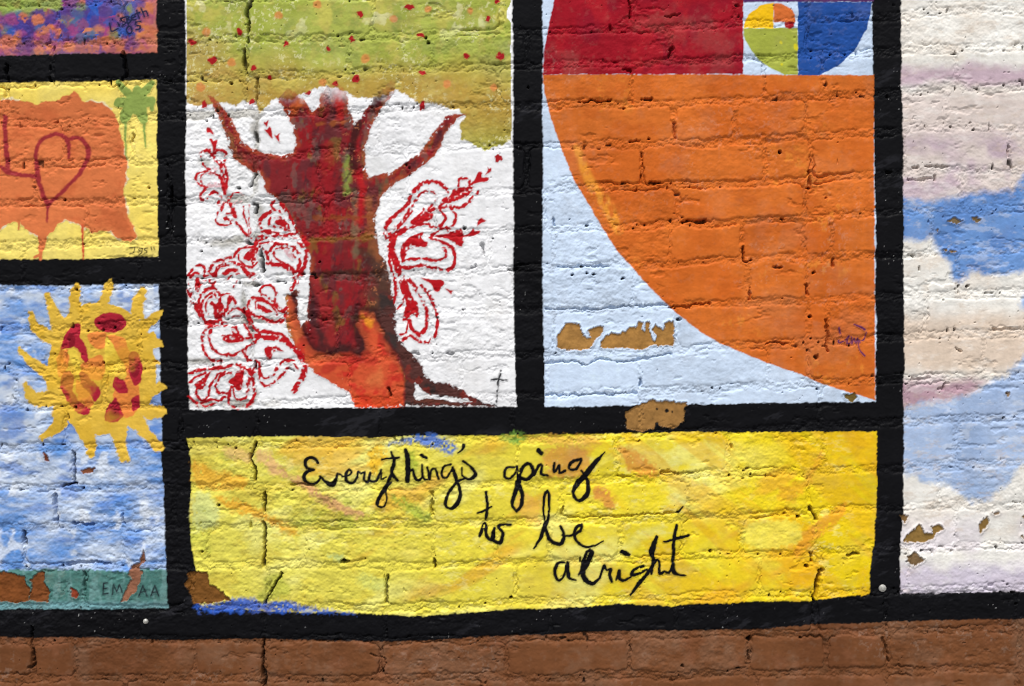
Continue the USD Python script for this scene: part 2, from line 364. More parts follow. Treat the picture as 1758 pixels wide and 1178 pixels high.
H = relief(U, V, ROW, COL, SD, VIS)
for pts, hw, mm in CRACKS:
    ln = spline([(p[0], p[1], hw * 0.75) for p in pts])
    w = window(ln, 9)
    if U[w].size:
        X = U[w] + 9 * (fbm(U[w], V[w], 12, 3, 71, gain=0.8) - 0.5)
        Y = V[w] + 9 * (fbm(U[w], V[w], 11, 3, 73, gain=0.8) - 0.5)
        H[w] -= mm * 1.15 * sstep(1.7, -0.9, dist_line(X, Y, ln) + 4.2 * (fbm(U[w], V[w], 12, 3, 74, gain=0.8) - 0.55))
for cu, cv, r in HOLES:
    w = window([(cu, cv)], r + 8)
    if U[w].size:
        d = np.hypot(U[w] - cu, (V[w] - cv) * 1.3) - r * 0.62 + 9 * (fbm(U[w], V[w], 8, 3, 75, gain=0.7) - 0.5)
        H[w] -= 13 * sstep(1.6, -1.4, d)

# ------------------------------------------------------------------ the mural paint
LIT = 1.12

def srgb(c):
    c = np.asarray(c, float) / 255
    return np.where(c <= 0.04045, c / 12.92, ((c + 0.055) / 1.055) ** 2.4) / LIT

COLOUR = {k: srgb(v) for k, v in dict(
    black=(13, 13, 16), white=(236, 236, 238), cream=(226, 221, 212), pale=(203, 220, 242), orange=(208, 109, 42), red=(154, 18, 34), blue=(30, 72, 148),
    leaf=(162, 172, 58), gold=(243, 190, 18), brown=(114, 71, 43), crimson=(180, 22, 30)).items()}

def curve(xs):
    a = np.array(xs, float)
    return a[:, 0], a[:, 1]

def edge(q, xs):
    x, y = curve(xs)
    return np.interp(q, x, y)

# the black bands: left and right edges by height, upper and lower edges by position along the wall
EL0 = [(-60, 268), (90, 269), (136, 268), (440, 272), (490, 273), (700, 277), (780, 278), (850, 282), (950, 283), (1045, 288)]
EL1 = [(-60, 317), (0, 318), (180, 319), (350, 320), (460, 321), (560, 323), (702, 325), (752, 321), (790, 328), (850, 329), (880, 326), (930, 328), (975, 335), (1045, 342)]
EM0 = [(-60, 879), (180, 880), (270, 881), (520, 882), (560, 883), (650, 885), (700, 887)]
EM1 = [(-60, 930), (130, 932), (380, 931), (560, 933), (700, 935)]
ER0 = [(-60, 1497), (130, 1500), (300, 1501.6), (500, 1503), (690, 1503.5), (745, 1505), (850, 1505), (930, 1501.6), (980, 1495), (1022, 1493)]
ER1 = [(-60, 1547), (0, 1547.5), (200, 1549), (400, 1551), (520, 1552.5), (700, 1551), (870, 1552), (920, 1548), (960, 1546), (1018, 1547)]
L_A = [(-300, 100), (0, 97), (100, 93), (268, 89)]
L_B = [(-300, 146), (0, 142), (150, 139), (270, 136)]
L_C = [(-300, 450), (0, 445.5), (140, 444), (273, 440)]
L_D = [(-300, 492), (0, 490.5), (273, 489)]
T_B = [(320, 703), (450, 702), (600, 701), (700, 699), (886, 699)]
S_B = [(935, 698.5), (1100, 696), (1300, 692.5), (1502, 689)]
Y_T = [(320, 752), (449, 750), (634, 751), (870, 747), (1030, 745), (1180, 741), (1308, 743), (1505, 742)]
BOT = [(-300, 1047), (0, 1046), (289, 1045), (343, 1046), (430, 1048), (600, 1053), (730, 1058), (880, 1046), (1020, 1041), (1060, 1038), (1152, 1041), (1196, 1036), (1320, 1032.5), (1390, 1031), (1450, 1025), (1495, 1022), (1548, 1019), (1758, 1016), (2100, 1012)]
BASE = [(-300, 1093), (0, 1094), (180, 1095), (320, 1099), (450, 1099), (660, 1101), (760, 1099), (880, 1092), (1030, 1085), (1200, 1082), (1320, 1079), (1400, 1073), (1480, 1070), (1570, 1067), (1680, 1063), (1758, 1063), (2100, 1058)]

def cover(sd, soft=0.9):
    return np.clip(0.5 - sd / (2 * soft), 0, 1)

def lerp(C, m, col):
    return C + (np.asarray(col) - C) * m[..., None]

def panels(Uq, Vq):
    """base coats: the black lattice and the grounds of the panels."""
    X = Uq + 2.2 * (noise(Uq, Vq, 9, 81) - 0.5) + 2.0 * (noise(Uq, Vq, 3.3, 83) - 0.5) + 3.0 * (noise(Uq, Vq, 60, 84) - 0.5)
    Y = Vq + 2.2 * (noise(Uq, Vq, 9, 85) - 0.5) + 2.2 * (noise(Uq, Vq, 3.3, 87) - 0.5) + 3.0 * (noise(Uq, Vq, 60, 88) - 0.5)
    el0, el1, em0, em1, er0, er1 = (edge(Y, e) for e in (EL0, EL1, EM0, EM1, ER0, ER1))
    C = np.zeros(Uq.shape + (3,)) + COLOUR['black']
    C *= (0.8 + 0.5 * fbm(Uq, Vq, 70, 4, 89))[..., None]
    box = lambda a, b, c, d: cover(np.maximum(np.maximum(a - X, X - b), np.maximum(c - Y, Y - d)))
    far_l, far_r, far_t = -262.0, 2092.0, -448.0
    # 1 dotted panel, top left
    m = box(far_l, el0, far_t, edge(X, L_A))
    if m.any():
        gx, gy = np.floor(Uq / 26).astype(int), np.floor(Vq / 24).astype(int)
        best, c = np.full(Uq.shape, 1e9), np.zeros(Uq.shape + (3,))
        pal = srgb(np.array([(52, 92, 190), (40, 70, 165), (82, 56, 130), (95, 58, 120), (214, 122, 78), (205, 128, 90), (160, 70, 128), (128, 140, 82), (74, 105, 150), (45, 88, 180), (72, 62, 140), (150, 135, 75)]))
        rr = np.random.default_rng(3).random((64, 64, 4))
        for dj in (-1, 0, 1):
            for di in (-1, 0, 1):
                r = rr[(gy + dj) % 64, (gx + di) % 64]
                d = np.hypot(Uq + 4 * (noise(Uq, Vq, 6, 91) - .5) - (gx + di + r[..., 0]) * 26, Vq + 4 * (noise(Uq, Vq, 6, 92) - .5) - (gy + dj + r[..., 1]) * 24) - 7 * r[..., 2]
                c = np.where((d < best)[..., None], pal[(r[..., 3] * len(pal)).astype(int) % len(pal)], c)
                best = np.minimum(best, d)
        low = sstep(62, 86, Vq + 20 * (fbm(Uq, Vq, 40, 3, 93) - .5)) * 0.75
        c = lerp(c, low, srgb((150, 84, 108)))
        ri = sstep(225, 262, Uq + 24 * (fbm(Uq, Vq, 26, 3, 94) - .5)) * 0.8
        c = lerp(c, ri, srgb((205, 118, 84)))
        g = sstep(10, -6, dist_poly(Uq, Vq, [(-60, -40), (105, -40), (95, 6), (60, 16), (20, 22), (-60, 26)]) + 12 * (fbm(Uq, Vq, 20, 2, 95) - .5)) if Uq.size < 5e6 else 0
        c = lerp(c, g, srgb((140, 160, 72)))
        C = lerp(C, m, c)
    # 2 yellow ground under the heart
    m = box(far_l, el0, edge(X, L_B), edge(X, L_C))
    c = lerp(np.zeros_like(C) + srgb((238, 216, 112)), sstep(0.45, 0.7, fbm(Uq, Vq, 90, 3, 97)) * 0.5, srgb((240, 208, 84)))
    C = lerp(C, m, c)
    # 3 sky behind the sun: thin blue washes over white
    m = box(far_l, el0, edge(X, L_D), edge(X, BOT))
    wash = 0.6 * fbm(Uq, Vq, 80, 5, 99, sv=46, gain=0.62) + 0.4 * fbm(Uq, Vq, 34, 4, 100, sv=11, gain=0.6)
    c = lerp(np.zeros_like(C) + srgb((196, 208, 226)), sstep(0.38, 0.76, wash + 0.07 * sstep(650, 860, Vq)), srgb((96, 142, 206)))
    c = lerp(c, sstep(0.58, 0.72, fbm(Uq, Vq, 50, 4, 102, sv=18)) * 0.6, srgb((70, 118, 196)))
    c = lerp(c, sstep(0.6, 0.75, fbm(Uq, Vq, 26, 4, 101)) * 0.7, srgb((218, 224, 232)))
    t = cover(979 + 5 * (noise(Uq, Vq, 30, 103) - .5) - Vq + 5 * (noise(Uq, Vq, 4, 104) - .5), 2.0)
    tl = lerp(np.zeros_like(C) + srgb((72, 116, 110)), sstep(0.5, 0.7, fbm(Uq, Vq, 9, 3, 105, sv=40)) * 0.6, srgb((112, 150, 148)))
    tl = lerp(tl, sstep(1028, 1040, Vq) * 0.6, srgb((122, 168, 178)))
    C = lerp(C, m, lerp(c, t * (Uq > -262), tl))
    # 4 white ground of the tree panel, with grime in places
    m = box(el1, em0, far_t, edge(X, T_B))
    c = lerp(np.zeros_like(C) + COLOUR['white'], sstep(0.5, 0.8, fbm(Uq, Vq, 50, 4, 107)) * 0.35, srgb((214, 214, 212)))
    C = lerp(C, m, c)
    # 5 pale blue ground of the spiral panel
    m = box(em1, er0, far_t, edge(X, S_B))
    c = lerp(np.zeros_like(C) + COLOUR['pale'], sstep(0.45, 0.75, fbm(Uq, Vq, 80, 4, 109)) * 0.5, srgb((190, 206, 226)))
    C = lerp(C, m, c)
    # 6 yellow panel with the sentence
    m = box(el1, er0, edge(X, Y_T), edge(X, BOT))
    t = sstep(420, 1250, Uq + 160 * (fbm(Uq, Vq, 120, 3, 111) - .5))
    c = lerp(np.zeros_like(C) + srgb((220, 210, 88)), t, srgb((234, 212, 42)))
    rt = sstep(1240, 1420, Uq + 120 * (fbm(Uq, Vq, 60, 3, 112) - .5))
    c = lerp(c, rt * 0.8, srgb((228, 196, 18)))
    pale_y = sstep(0.5, 0.68, fbm(Uq + Vq * 0.6, Vq, 100, 4, 113, sv=60)) * sstep(1400, 1150, Uq)
    c = lerp(c, pale_y * 0.75, srgb((234, 228, 128)))
    streak = fbm(Uq * 0.55 - Vq, Uq * 0.6 + Vq, 130, 4, 115, sv=50)
    c = lerp(c, sstep(0.58, 0.74, streak) * 0.62, srgb((220, 160, 50)))
    c = lerp(c, sstep(0.60, 0.74, fbm(Uq, Vq, 60, 3, 117)) * sstep(860, 560, Uq) * 0.7, srgb((178, 182, 70)))
    c = lerp(c, sstep(0.56, 0.68, fbm(Uq, Vq, 26, 5, 119, sv=16, gain=0.7)) * 0.4, srgb((206, 182, 62)))
    c = lerp(c, sstep(0.58, 0.68, fbm(Uq, Vq, 20, 4, 120, sv=9, gain=0.7)) * sstep(0.45, 0.6, fbm(Uq, Vq, 100, 2, 122)) * 0.28, srgb((240, 234, 160)))
    c = lerp(c, sstep(0.58, 0.72, fbm(Uq + 300, Vq, 90, 3, 118)) * sstep(1100, 1350, Uq) * 0.55, srgb((226, 166, 22)))
    diag = fbm(Uq * 0.75 + Vq * 0.66, Vq * 0.75 - Uq * 0.66, 240, 5, 124, sv=34, gain=0.6)
    c = lerp(c, sstep(0.50, 0.66, diag) * sstep(820, 1150, Uq) * 0.5, srgb((222, 168, 30)))
    c = lerp(c, sstep(0.50, 0.66, fbm(Uq, Vq, 70, 5, 126, sv=40, gain=0.62)) * sstep(640, 420, Uq) * 0.6, srgb((192, 172, 62)))
    C = lerp(C, m, c)
    # 7 cloud panel on the right
    m = box(er1, far_r, far_t, edge(X, BOT))
    cl = lambda pts: dist_poly(Uq, Vq, pts)
    fz = 26 * (fbm(Uq, Vq, 24, 4, 121) - .5)
    c = lerp(np.zeros_like(C) + srgb((232, 229, 222)), sstep(0.4, 0.7, fbm(Uq, Vq, 60, 4, 123, sv=34)) * 0.45, srgb((220, 208, 194)))
    mauve = lambda v0, v1, s: sstep(v0 - s, v0 + s, Vq + fz) * sstep(v1 + s, v1 - s, Vq + fz)
    c = lerp(c, mauve(112, 146, 14) * 0.9, srgb((190, 164, 178)))
    c = lerp(c, mauve(160, 345, 16) * 0.8, srgb((210, 194, 188)))
    c = lerp(c, mauve(236, 340, 24) * sstep(0.35, 0.6, fbm(Uq, Vq, 50, 3, 125)) * 0.85, srgb((186, 164, 178)))
    c = lerp(c, mauve(540, 640, 24) * 0.7, srgb((214, 188, 164)))
    c = lerp(c, sstep(14, -14, cl([(1540, 650), (1640, 652), (1690, 655), (1640, 690), (1540, 704)]) + fz) * 0.9, srgb((172, 134, 150)))
    c = lerp(c, mauve(895, 1005, 26) * sstep(0.35, 0.62, fbm(Uq, Vq, 60, 3, 127)) * 0.6, srgb((214, 204, 214)))
    c = lerp(c, sstep(962, 985, Vq + fz) * 0.8, srgb((196, 186, 206)))
    fe = 9 * (fbm(Uq, Vq, 10, 3, 129) - .5)
    b = cl([(1540, 338), (1580, 342), (1603, 346), (1648, 336), (1690, 330), (1739, 328), (1758, 300), (1830, 285), (1960, 300), (1960, 470), (1758, 465), (1699, 472), (1668, 468), (1648, 484), (1636, 482), (1631, 451), (1610, 431), (1600, 405), (1580, 412), (1540, 412)])
    bb = lerp(np.zeros_like(C) + srgb((108, 148, 206)), sstep(0.4, 0.7, fbm(Uq, Vq, 46, 4, 131)) * 0.6, srgb((86, 126, 190)))
    c = lerp(c, cover(b + fe + 12 * (fbm(Uq, Vq, 12, 4, 130, gain=0.8) - .5), 6), bb)
    b = np.minimum(cl([(1540, 706), (1580, 692), (1620, 691), (1665, 679), (1699, 658), (1733, 643), (1756, 608), (1880, 560), (1900, 780), (1756, 798), (1733, 829), (1699, 856), (1665, 861), (1631, 836), (1597, 829), (1540, 812)]),
                   np.hypot(Uq - 1768, Vq - 520) - 18)
    bb = lerp(np.zeros_like(C) + srgb((166, 186, 218)), sstep(0.45, 0.7, fbm(Uq, Vq, 60, 4, 133)) * 0.6, srgb((146, 170, 208)))
    c = lerp(c, cover(b + fe * 1.6 + 12 * (fbm(Uq, Vq, 12, 4, 132, gain=0.8) - .5), 5), bb)
    c = lerp(c, sstep(0.54, 0.68, fbm(Uq, Vq, 18, 5, 134, sv=8, gain=0.7)) * sstep(0.4, 0.6, fbm(Uq, Vq, 120, 2, 136)) * 0.35, srgb((196, 176, 156)))
    c = lerp(c, sstep(0.55, 0.68, fbm(Uq, Vq, 30, 5, 138, sv=12, gain=0.66)) * 0.22, srgb((238, 236, 232)))
    C = lerp(C, m, c)
    # 8 brown plinth below, with thin worn patches
    m = cover(edge(X, BASE) - Y)
    c = lerp(np.zeros_like(C) + COLOUR['brown'], sstep(0.4, 0.7, fbm(Uq, Vq, 140, 4, 135)) * 0.6, srgb((100, 60, 36)))
    c = lerp(c, sstep(0.55, 0.75, fbm(Uq, Vq, 40, 4, 137)) * 0.4, srgb((134, 86, 60)))
    C = lerp(C, m, c)
    # 9 pale undercoat showing as specks where the brush skipped the holes of the black
    blk = (C.max(-1) < 0.02)
    C = lerp(C, blk * sstep(0.95, 0.985, noise(Uq, Vq, 2.8, 139)) * sstep(0.55, 0.75, noise(Uq, Vq, 60, 140)) * 0.55, srgb((190, 190, 190)))
    return C

C = panels(U, V)

# ---- motifs: each paints the coat and remembers which cells it owns, so that it becomes a film of its own on the bricks
OWNER = np.zeros((NV, NU), np.int32)
FILMS = [None]                       # (part name, label, holder index)

def film(name, label=None):
    FILMS.append((name, label))
    return len(FILMS) - 1

def put(w, m, col, owner, alpha=1.0):
    if m.size == 0:
        return
    C[w] = lerp(C[w], m * alpha, col)
    if owner:
        OWNER[w] = np.where(m > 0.34, owner, OWNER[w])

def wob(w, amp, sc, seed):
    return amp * (noise(U[w], V[w], sc, seed) - 0.5)

def stroke(pts, col, owner=0, width=None, dry=0.0, soft=0.8, rough=1.2, alpha=1.0, sp=True, seed=0):
    pts = [p if len(p) > 2 else (p[0], p[1], width) for p in pts]
    ln = spline(pts) if sp else np.array(pts, float)
    ln[:, 2] = np.maximum(ln[:, 2], 0.4) * 0.5
    w = window(ln, ln[:, 2].max() + 6)
    if U[w].size == 0:
        return
    X, Y = U[w] + wob(w, rough * 1.6, 8, 201 + seed), V[w] + wob(w, rough * 1.6, 8, 203 + seed)
    sd = dist_line(X, Y, ln) + wob(w, rough * 1.3, 3.4, 205)
    m = cover(sd, soft)
    if dry:
        low = 0.15 * sstep(1.2, -1.2, SD[w]) * sstep(0.35, 0.6, noise(U[w], V[w], 14, 209)) + 0.05 * sstep(3, 0, SD[w])   # the brush skips the joints
        m = m * sstep(dry - 0.12, dry + 0.12, 0.62 * noise(U[w], V[w], 3.6, 207) + 0.38 * noise(U[w], V[w], 11, 208) + 0.16 * sstep(0, -3, sd) - low)
    put(w, m, col, owner, alpha)

def blob(pts, col, owner=0, dry=0.0, soft=0.8, rough=1.5, alpha=1.0, smooth=True, tex=None, edge_noise=0.0):
    if smooth:
        a = list(pts) + list(pts)[:3]
        ln = spline([p[:2] for p in a])
        k0 = 0
        pts2 = ln
        # closed spline: drop the doubled lead-in
        e = spline([p[:2] for p in list(pts)[-2:] + list(pts) + list(pts)[:2]], 3)
        first, last = np.array(pts[0][:2]), np.array(pts[0][:2])
        i = np.argmin(np.hypot(*(e[:len(e) // 2] - first).T))
        j = len(e) // 2 + np.argmin(np.hypot(*(e[len(e) // 2:] - last).T))
        poly = e[i:j] if j - i > 3 else np.array([p[:2] for p in pts])
    else:
        poly = np.array([p[:2] for p in pts])
    w = window(poly, 8)
    if U[w].size == 0:
        return
    X, Y = U[w] + wob(w, rough * 1.6, 9, 211), V[w] + wob(w, rough * 1.6, 9, 213)
    m = cover(dist_poly(X, Y, poly) + wob(w, rough * 1.4, 3.4, 215) + (edge_noise * 1.6 * (fbm(U[w], V[w], 13, 4, 217, gain=0.75) - .5) if edge_noise else 0), soft)
    if dry:
        m = m * sstep(dry - 0.12, dry + 0.12, 0.62 * noise(U[w], V[w], 3.6, 207) + 0.38 * noise(U[w], V[w], 11, 208))
    c = col if tex is None else tex(U[w], V[w])
    put(w, m, c, owner, alpha)

# 2: the orange cloud with the heart, its drips, the green splat
OR2 = srgb((211, 116, 68))
hc = c1([(-60, 505), (0, 505), (60, 500), (130, 515), (190, 530), (250, 510), (300, 505), (320, 485), (375, 468), (400, 490), (430, 515), (520, 515), (560, 545), (590, 600), (620, 700), (640, 820), (640, 900), (620, 960), (635, 1040), (650, 1100)]) \
    + c2([(675, 20), (690, 80), (660, 102), (600, 80), (560, 52), (520, 48), (460, 58), (420, 30), (380, 8), (330, -12), (290, 20), (270, 60), (230, 78), (190, 75), (140, 42), (90, 5), (30, 15), (0, 50), (-60, 60)])
f_cloud = film('orange_cloud', 'ragged orange paint patch behind the line-drawn heart')
w = window(hc, 8)
sdh = dist_poly(U[w] + wob(w, 6, 12, 221), V[w] + wob(w, 6, 12, 223), hc)
put(w, cover(sdh - 2 + 5 * (noise(U[w], V[w], 4, 225) - 0.5), 1.5) * sstep(0.4, 0.6, noise(U[w], V[w], 22, 226)), srgb((240, 226, 200)), 0, 0.8)
put(w, cover(sdh + wob(w, 3, 4, 227)), OR2, f_cloud)
put(w, cover(sdh + 6) * sstep(0.5, 0.75, fbm(U[w], V[w], 30, 4, 229)), srgb((196, 98, 56)), 0, 0.7)
stroke(c2([(215, 60, 50), (212, 110, 40), (205, 150, 24), (207, 188, 20)]), OR2, f_cloud)
stroke(c2([(205, 170, 20), (175, 182, 14)]), OR2, f_cloud)
stroke(c2([(418, 20, 14), (420, 100, 11), (421, 190, 9)]), srgb((206, 92, 56)), f_cloud)
stroke(c2([(97, -10, 12), (97, 42, 8)]), srgb((200, 110, 62)), f_cloud)
f_h = film('heart_outline', 'dark red drawn heart and L line with a drip')
MA = srgb((150, 46, 50))
for s in ([(22, 590, 26), (28, 720, 24), (42, 868, 24)], [(-30, 838, 12), (10, 845, 16), (45, 872, 24), (110, 886, 22), (185, 892, 22)],
          [(192, 900, 26), (182, 790, 20), (205, 715, 20), (268, 680, 22), (320, 690, 24), (345, 725, 22), (345, 795, 14)],
          [(335, 710, 22), (390, 695, 22), (432, 728, 26), (444, 790, 26), (400, 880, 22), (330, 955, 18), (240, 1035, 20)],
          [(192, 900, 26), (210, 965, 24), (242, 1038, 30)], [(242, 1038, 18), (238, 1125, 7)]):
    stroke(c1(s), MA, f_h, soft=1.3)
f_g = film('green_splat', 'green stencilled splat with two thin drips')
GR = srgb((138, 158, 78))
for s in ([(596, 415, 26), (625, 450, 40), (665, 490, 44)], [(770, 418, 26), (745, 445, 44), (710, 490, 46)], [(690, 450, 40), (690, 540, 80)], [(600, 520, 50), (660, 520, 60), (690, 530, 60), (765, 510, 50)],
          [(768, 520, 36), (768, 555, 22)], [(650, 545, 60), (632, 590, 56), (625, 605, 40)], [(712, 540, 56), (718, 585, 56), (726, 610, 40)], [(632, 590, 20), (633, 700, 12), (638, 805, 6)], [(728, 590, 20), (731, 680, 12), (738, 745, 6)]):
    stroke(c1(s), GR, f_g)
f_s = film('lettering', 'small black initials at the foot of the yellow panel')
INK = srgb((48, 38, 26))
for s in ([(655, 133), (695, 131)], [(680, 133), (676, 158), (655, 162)], [(720, 138), (704, 136), (704, 150), (718, 150), (720, 138), (716, 158), (702, 170)], [(745, 136), (732, 138), (730, 146), (741, 151), (740, 160), (728, 162)], [(764, 132), (768, 144)], [(777, 132), (781, 144)]):
    stroke(c2(s), INK, f_s, width=2.0, sp=len(s) > 2, rough=0.3)
# 1: brushed dabs over the dotted panel
_dr = np.random.default_rng(21)
_pal = [(58, 84, 170), (44, 70, 158), (84, 56, 128), (92, 58, 118), (204, 116, 76), (196, 122, 88), (152, 66, 122), (126, 136, 84), (74, 104, 146), (50, 90, 176), (74, 62, 138), (146, 132, 84), (132, 76, 120)]
for k in range(300):
    a, b = _dr.uniform(-48, 262), _dr.uniform(-34, 90)
    c = _pal[_dr.integers(len(_pal))]
    if b > 66 + _dr.uniform(-8, 8):
        c = [(190, 106, 84), (150, 74, 116), (96, 58, 110), (202, 118, 80)][k % 4]
    elif a > 235 + _dr.uniform(-12, 12):
        c = [(200, 112, 80), (168, 84, 110), (204, 122, 76)][k % 3]
    elif a < 100 and b < 24 - a * 0.1:
        c = [(138, 152, 74), (126, 146, 80), (150, 150, 74)][k % 3]
    elif a > 170 and b < 50 and k % 3:
        c = [(52, 88, 172), (64, 84, 160), (86, 62, 130)][k % 3]
    r = _dr.uniform(6, 13)
    if b + r > edge(np.array([a]), L_A)[0] or a + r > 268:
        b, a = min(b, edge(np.array([a]), L_A)[0] - r), min(a, 267 - r)
    blob([(a + r * math.cos(x) * _dr.uniform(.8, 1.2), b + r * math.sin(x) * _dr.uniform(.7, 1.1)) for x in np.linspace(0, 6.28, 9)[:-1]], srgb(c), 0, alpha=_dr.uniform(.55, .95), soft=2.2, rough=3, dry=0.2)
# 1: signature of the dotted panel
f_s = film('lettering', 'black handwritten name and year on the dotted paint')
NV1 = srgb((30, 34, 66))
for s in ([(556, 118), (564, 160), (598, 146)], [(596, 116), (604, 132)], [(628, 86), (610, 94), (620, 108), (636, 114), (620, 126)], [(634, 84), (646, 122)], [(634, 84), (654, 86), (642, 98), (662, 104), (648, 118)],
          [(664, 92), (684, 84), (672, 76), (662, 90), (674, 102), (688, 98)], [(690, 54), (702, 94)], [(682, 72), (706, 62)], [(712, 40), (730, 84)], [(722, 62), (738, 56), (748, 80)],
          [(650, 130), (638, 150), (652, 172), (668, 158), (660, 134), (648, 132)], [(710, 108), (686, 112), (688, 128), (708, 130), (704, 146), (686, 150)]):
    stroke(c1(s), NV1, f_s, width=3.2, rough=0.5)

# 3: the sun
f_sun = film('painted_sun', 'yellow painted sun with crimson and orange swirls')
YS = srgb((218, 178, 66))
t = np.linspace(0, 2 * np.pi, 40, endpoint=False)
blob(c2([(512 + 278 * math.cos(a) * (1 + .03 * math.sin(5 * a)), 745 + 335 * math.sin(a) * (1 + .02 * math.cos(3 * a))) for a in t]), YS, f_sun)
for s in ([(300, 540, 70), (270, 460, 55), (238, 375, 24)], [(385, 460, 60), (375, 390, 50), (385, 335, 42)], [(520, 440, 60), (535, 380, 52), (555, 322, 44)], [(690, 470, 66), (700, 400, 48), (720, 352, 40)], [(700, 545, 80), (750, 510, 46), (802, 470, 40)],
          [(260, 590, 70), (180, 540, 46), (155, 465, 24)], [(250, 770, 70), (160, 715, 42), (98, 642, 16)], [(250, 900, 80), (170, 895, 60), (132, 825, 24)], [(310, 960, 90), (300, 1030, 60), (215, 1092, 34)], [(420, 1040, 80), (450, 1110, 58), (465, 1175, 40)],
          [(600, 1050, 80), (608, 1120, 54), (630, 1190, 56)], [(690, 1010, 80), (745, 1080, 54), (800, 1140, 50)], [(750, 960, 80), (812, 965, 50)], [(760, 600, 80), (812, 625, 30)], [(770, 860, 50), (812, 842, 50)], [(760, 700, 60), (800, 720, 20)]):
    stroke([(p[0], p[1], p[2] * 1.06) for p in c2(s)], YS, f_sun, soft=1.3, rough=3.2)
for q in ([(440, 580), (480, 560), (540, 570), (530, 640), (480, 640)], [(545, 572), (620, 590), (652, 650), (690, 760), (705, 860), (690, 960), (620, 990), (570, 880), (640, 780), (600, 680), (560, 610)], [(305, 660), (352, 652), (340, 742), (300, 790), (285, 710)],
          [(440, 700), (510, 680), (530, 740), (510, 800), (440, 790), (400, 745)], [(385, 800), (440, 850), (472, 920), (440, 945), (400, 905)]):
    blob(c2(q), srgb((226, 134, 62)), f_sun)
for q in ([(345, 655), (385, 650), (405, 720), (395, 790), (375, 745)], [(535, 590), (555, 600), (605, 700), (600, 760), (540, 780), (530, 700)]):
    blob(c2(q), srgb((232, 200, 72)), f_sun)
CR = srgb((168, 34, 52))
for q in ([(475, 510), (500, 475), (560, 460), (620, 480), (636, 520), (600, 555), (540, 562), (490, 542)], [(372, 518), (405, 520), (405, 580), (440, 640), (447, 705), (420, 702), (390, 640), (340, 640), (305, 652), (320, 590), (350, 545)],
          [(320, 770), (350, 755), (375, 790), (370, 850), (420, 930), (455, 950), (440, 975), (390, 965), (330, 890), (305, 830)], [(400, 770), (432, 770), (500, 840), (508, 880), (480, 912), (450, 870), (410, 820)], [(655, 668), (688, 664), (720, 730), (715, 800), (690, 830), (660, 790), (650, 720)],
          [(580, 790), (620, 800), (652, 860), (610, 872), (575, 840)], [(560, 920), (588, 890), (605, 940), (622, 985), (580, 1016), (533, 1005), (540, 950)], [(665, 905), (700, 880), (704, 940), (670, 960)]):
    blob(c2(q), CR, f_sun)
for q in ([(345, 580), (372, 570), (380, 620), (355, 640)], [(660, 740), (700, 720), (705, 770), (675, 790)], [(555, 960), (600, 950), (600, 990), (560, 1000)], [(490, 520), (560, 500), (620, 515), (590, 545)]):
    blob(c2(q), srgb((120, 20, 34)), f_sun, alpha=0.75)
w = window([(30, 490), (285, 780)], 2)
put(w, (OWNER[w] == f_sun) * sstep(0.52, 0.7, fbm(U[w], V[w], 40, 4, 231)), srgb((204, 160, 38)), 0, 0.45)
f_s = film('lettering', 'dark letters on the teal strip left of the peeled streak')
for s in ([(545, 655), (526, 658), (522, 712), (548, 708)], [(526, 684), (544, 682)], [(570, 714), (576, 662), (592, 700), (606, 664), (620, 706)], None, [(703, 722), (724, 668), (744, 722)], [(710, 702), (738, 700)], [(764, 722), (784, 668), (804, 720)], [(770, 702), (798, 700)]):
    if s is None:
        f_s = film('lettering', 'dark letters on the teal strip right of the peeled streak')
        continue
    stroke(c3(s), srgb((34, 44, 48)), f_s, width=2.6, sp=False, rough=0.4)

# 4: the tree
canopy = [(310, -60), (890, -60)] + [(882, 0), (880, 120), (881, 240), (875, 241), (859, 248), (841, 257), (820, 255), (806, 246), (791, 238), (790, 218), (795, 200), (790, 189), (770, 188), (756, 178), (728, 176), (710, 172), (692, 162), (680, 151), (655, 170), (630, 170), (614, 164), (600, 159), (560, 150),
          (523, 158), (500, 172), (475, 168), (466, 170), (455, 182), (447, 191), (436, 173), (420, 172), (400, 180), (385, 177), (360, 183), (344, 181), (310, 177)]
w = window(canopy, 10)
sdc = dist_poly(U[w], V[w], canopy) + 16 * (fbm(U[w], V[w], 16, 4, 245, gain=0.75) - .5)
Uc, Vc = U[w], V[w]
cc = lerp(np.zeros(Uc.shape + (3,)) + srgb((170, 178, 82)), sstep(0.42, 0.62, fbm(Uc, Vc, 60, 4, 247)), srgb((158, 168, 70)))
cc = lerp(cc, sstep(0.5, 0.68, fbm(Uc, Vc, 34, 4, 249)) * 0.75, srgb((146, 156, 76)))
cc = lerp(cc, sstep(80, 165, Vc + 70 * (fbm(Uc, Vc, 60, 3, 251) - .5)) * sstep(300, 180, Vc) * 0.9, srgb((178, 142, 64)))
cc = lerp(cc, sstep(420, 325, Uc + 80 * (fbm(Uc, Vc, 40, 3, 253) - .5)) * sstep(20, 80, Vc) * 0.7, srgb((184, 148, 86)))
cc = lerp(cc, sstep(0.58, 0.72, fbm(Uc, Vc, 40, 4, 255)) * sstep(190, 120, Vc) * 0.55, srgb((206, 192, 92)))
speck = sstep(0.60, 0.70, fbm(Uc * .8 + Vc * .6, Vc * .8 - Uc * .6, 6, 3, 257, gain=0.9)) * sstep(0.45, 0.66, fbm(Uc, Vc, 50, 3, 258)) + sstep(0.64, 0.72, fbm(Uc, Vc, 22, 4, 259)) * sstep(90, 20, Vc)
cc = lerp(cc, np.clip(speck, 0, 1) * 0.62, srgb((226, 222, 172)))
cc = lerp(cc, sstep(0.5, 0.66, fbm(Uc, Vc, 12, 4, 262, gain=0.7)) * 0.35, srgb((190, 176, 92)))
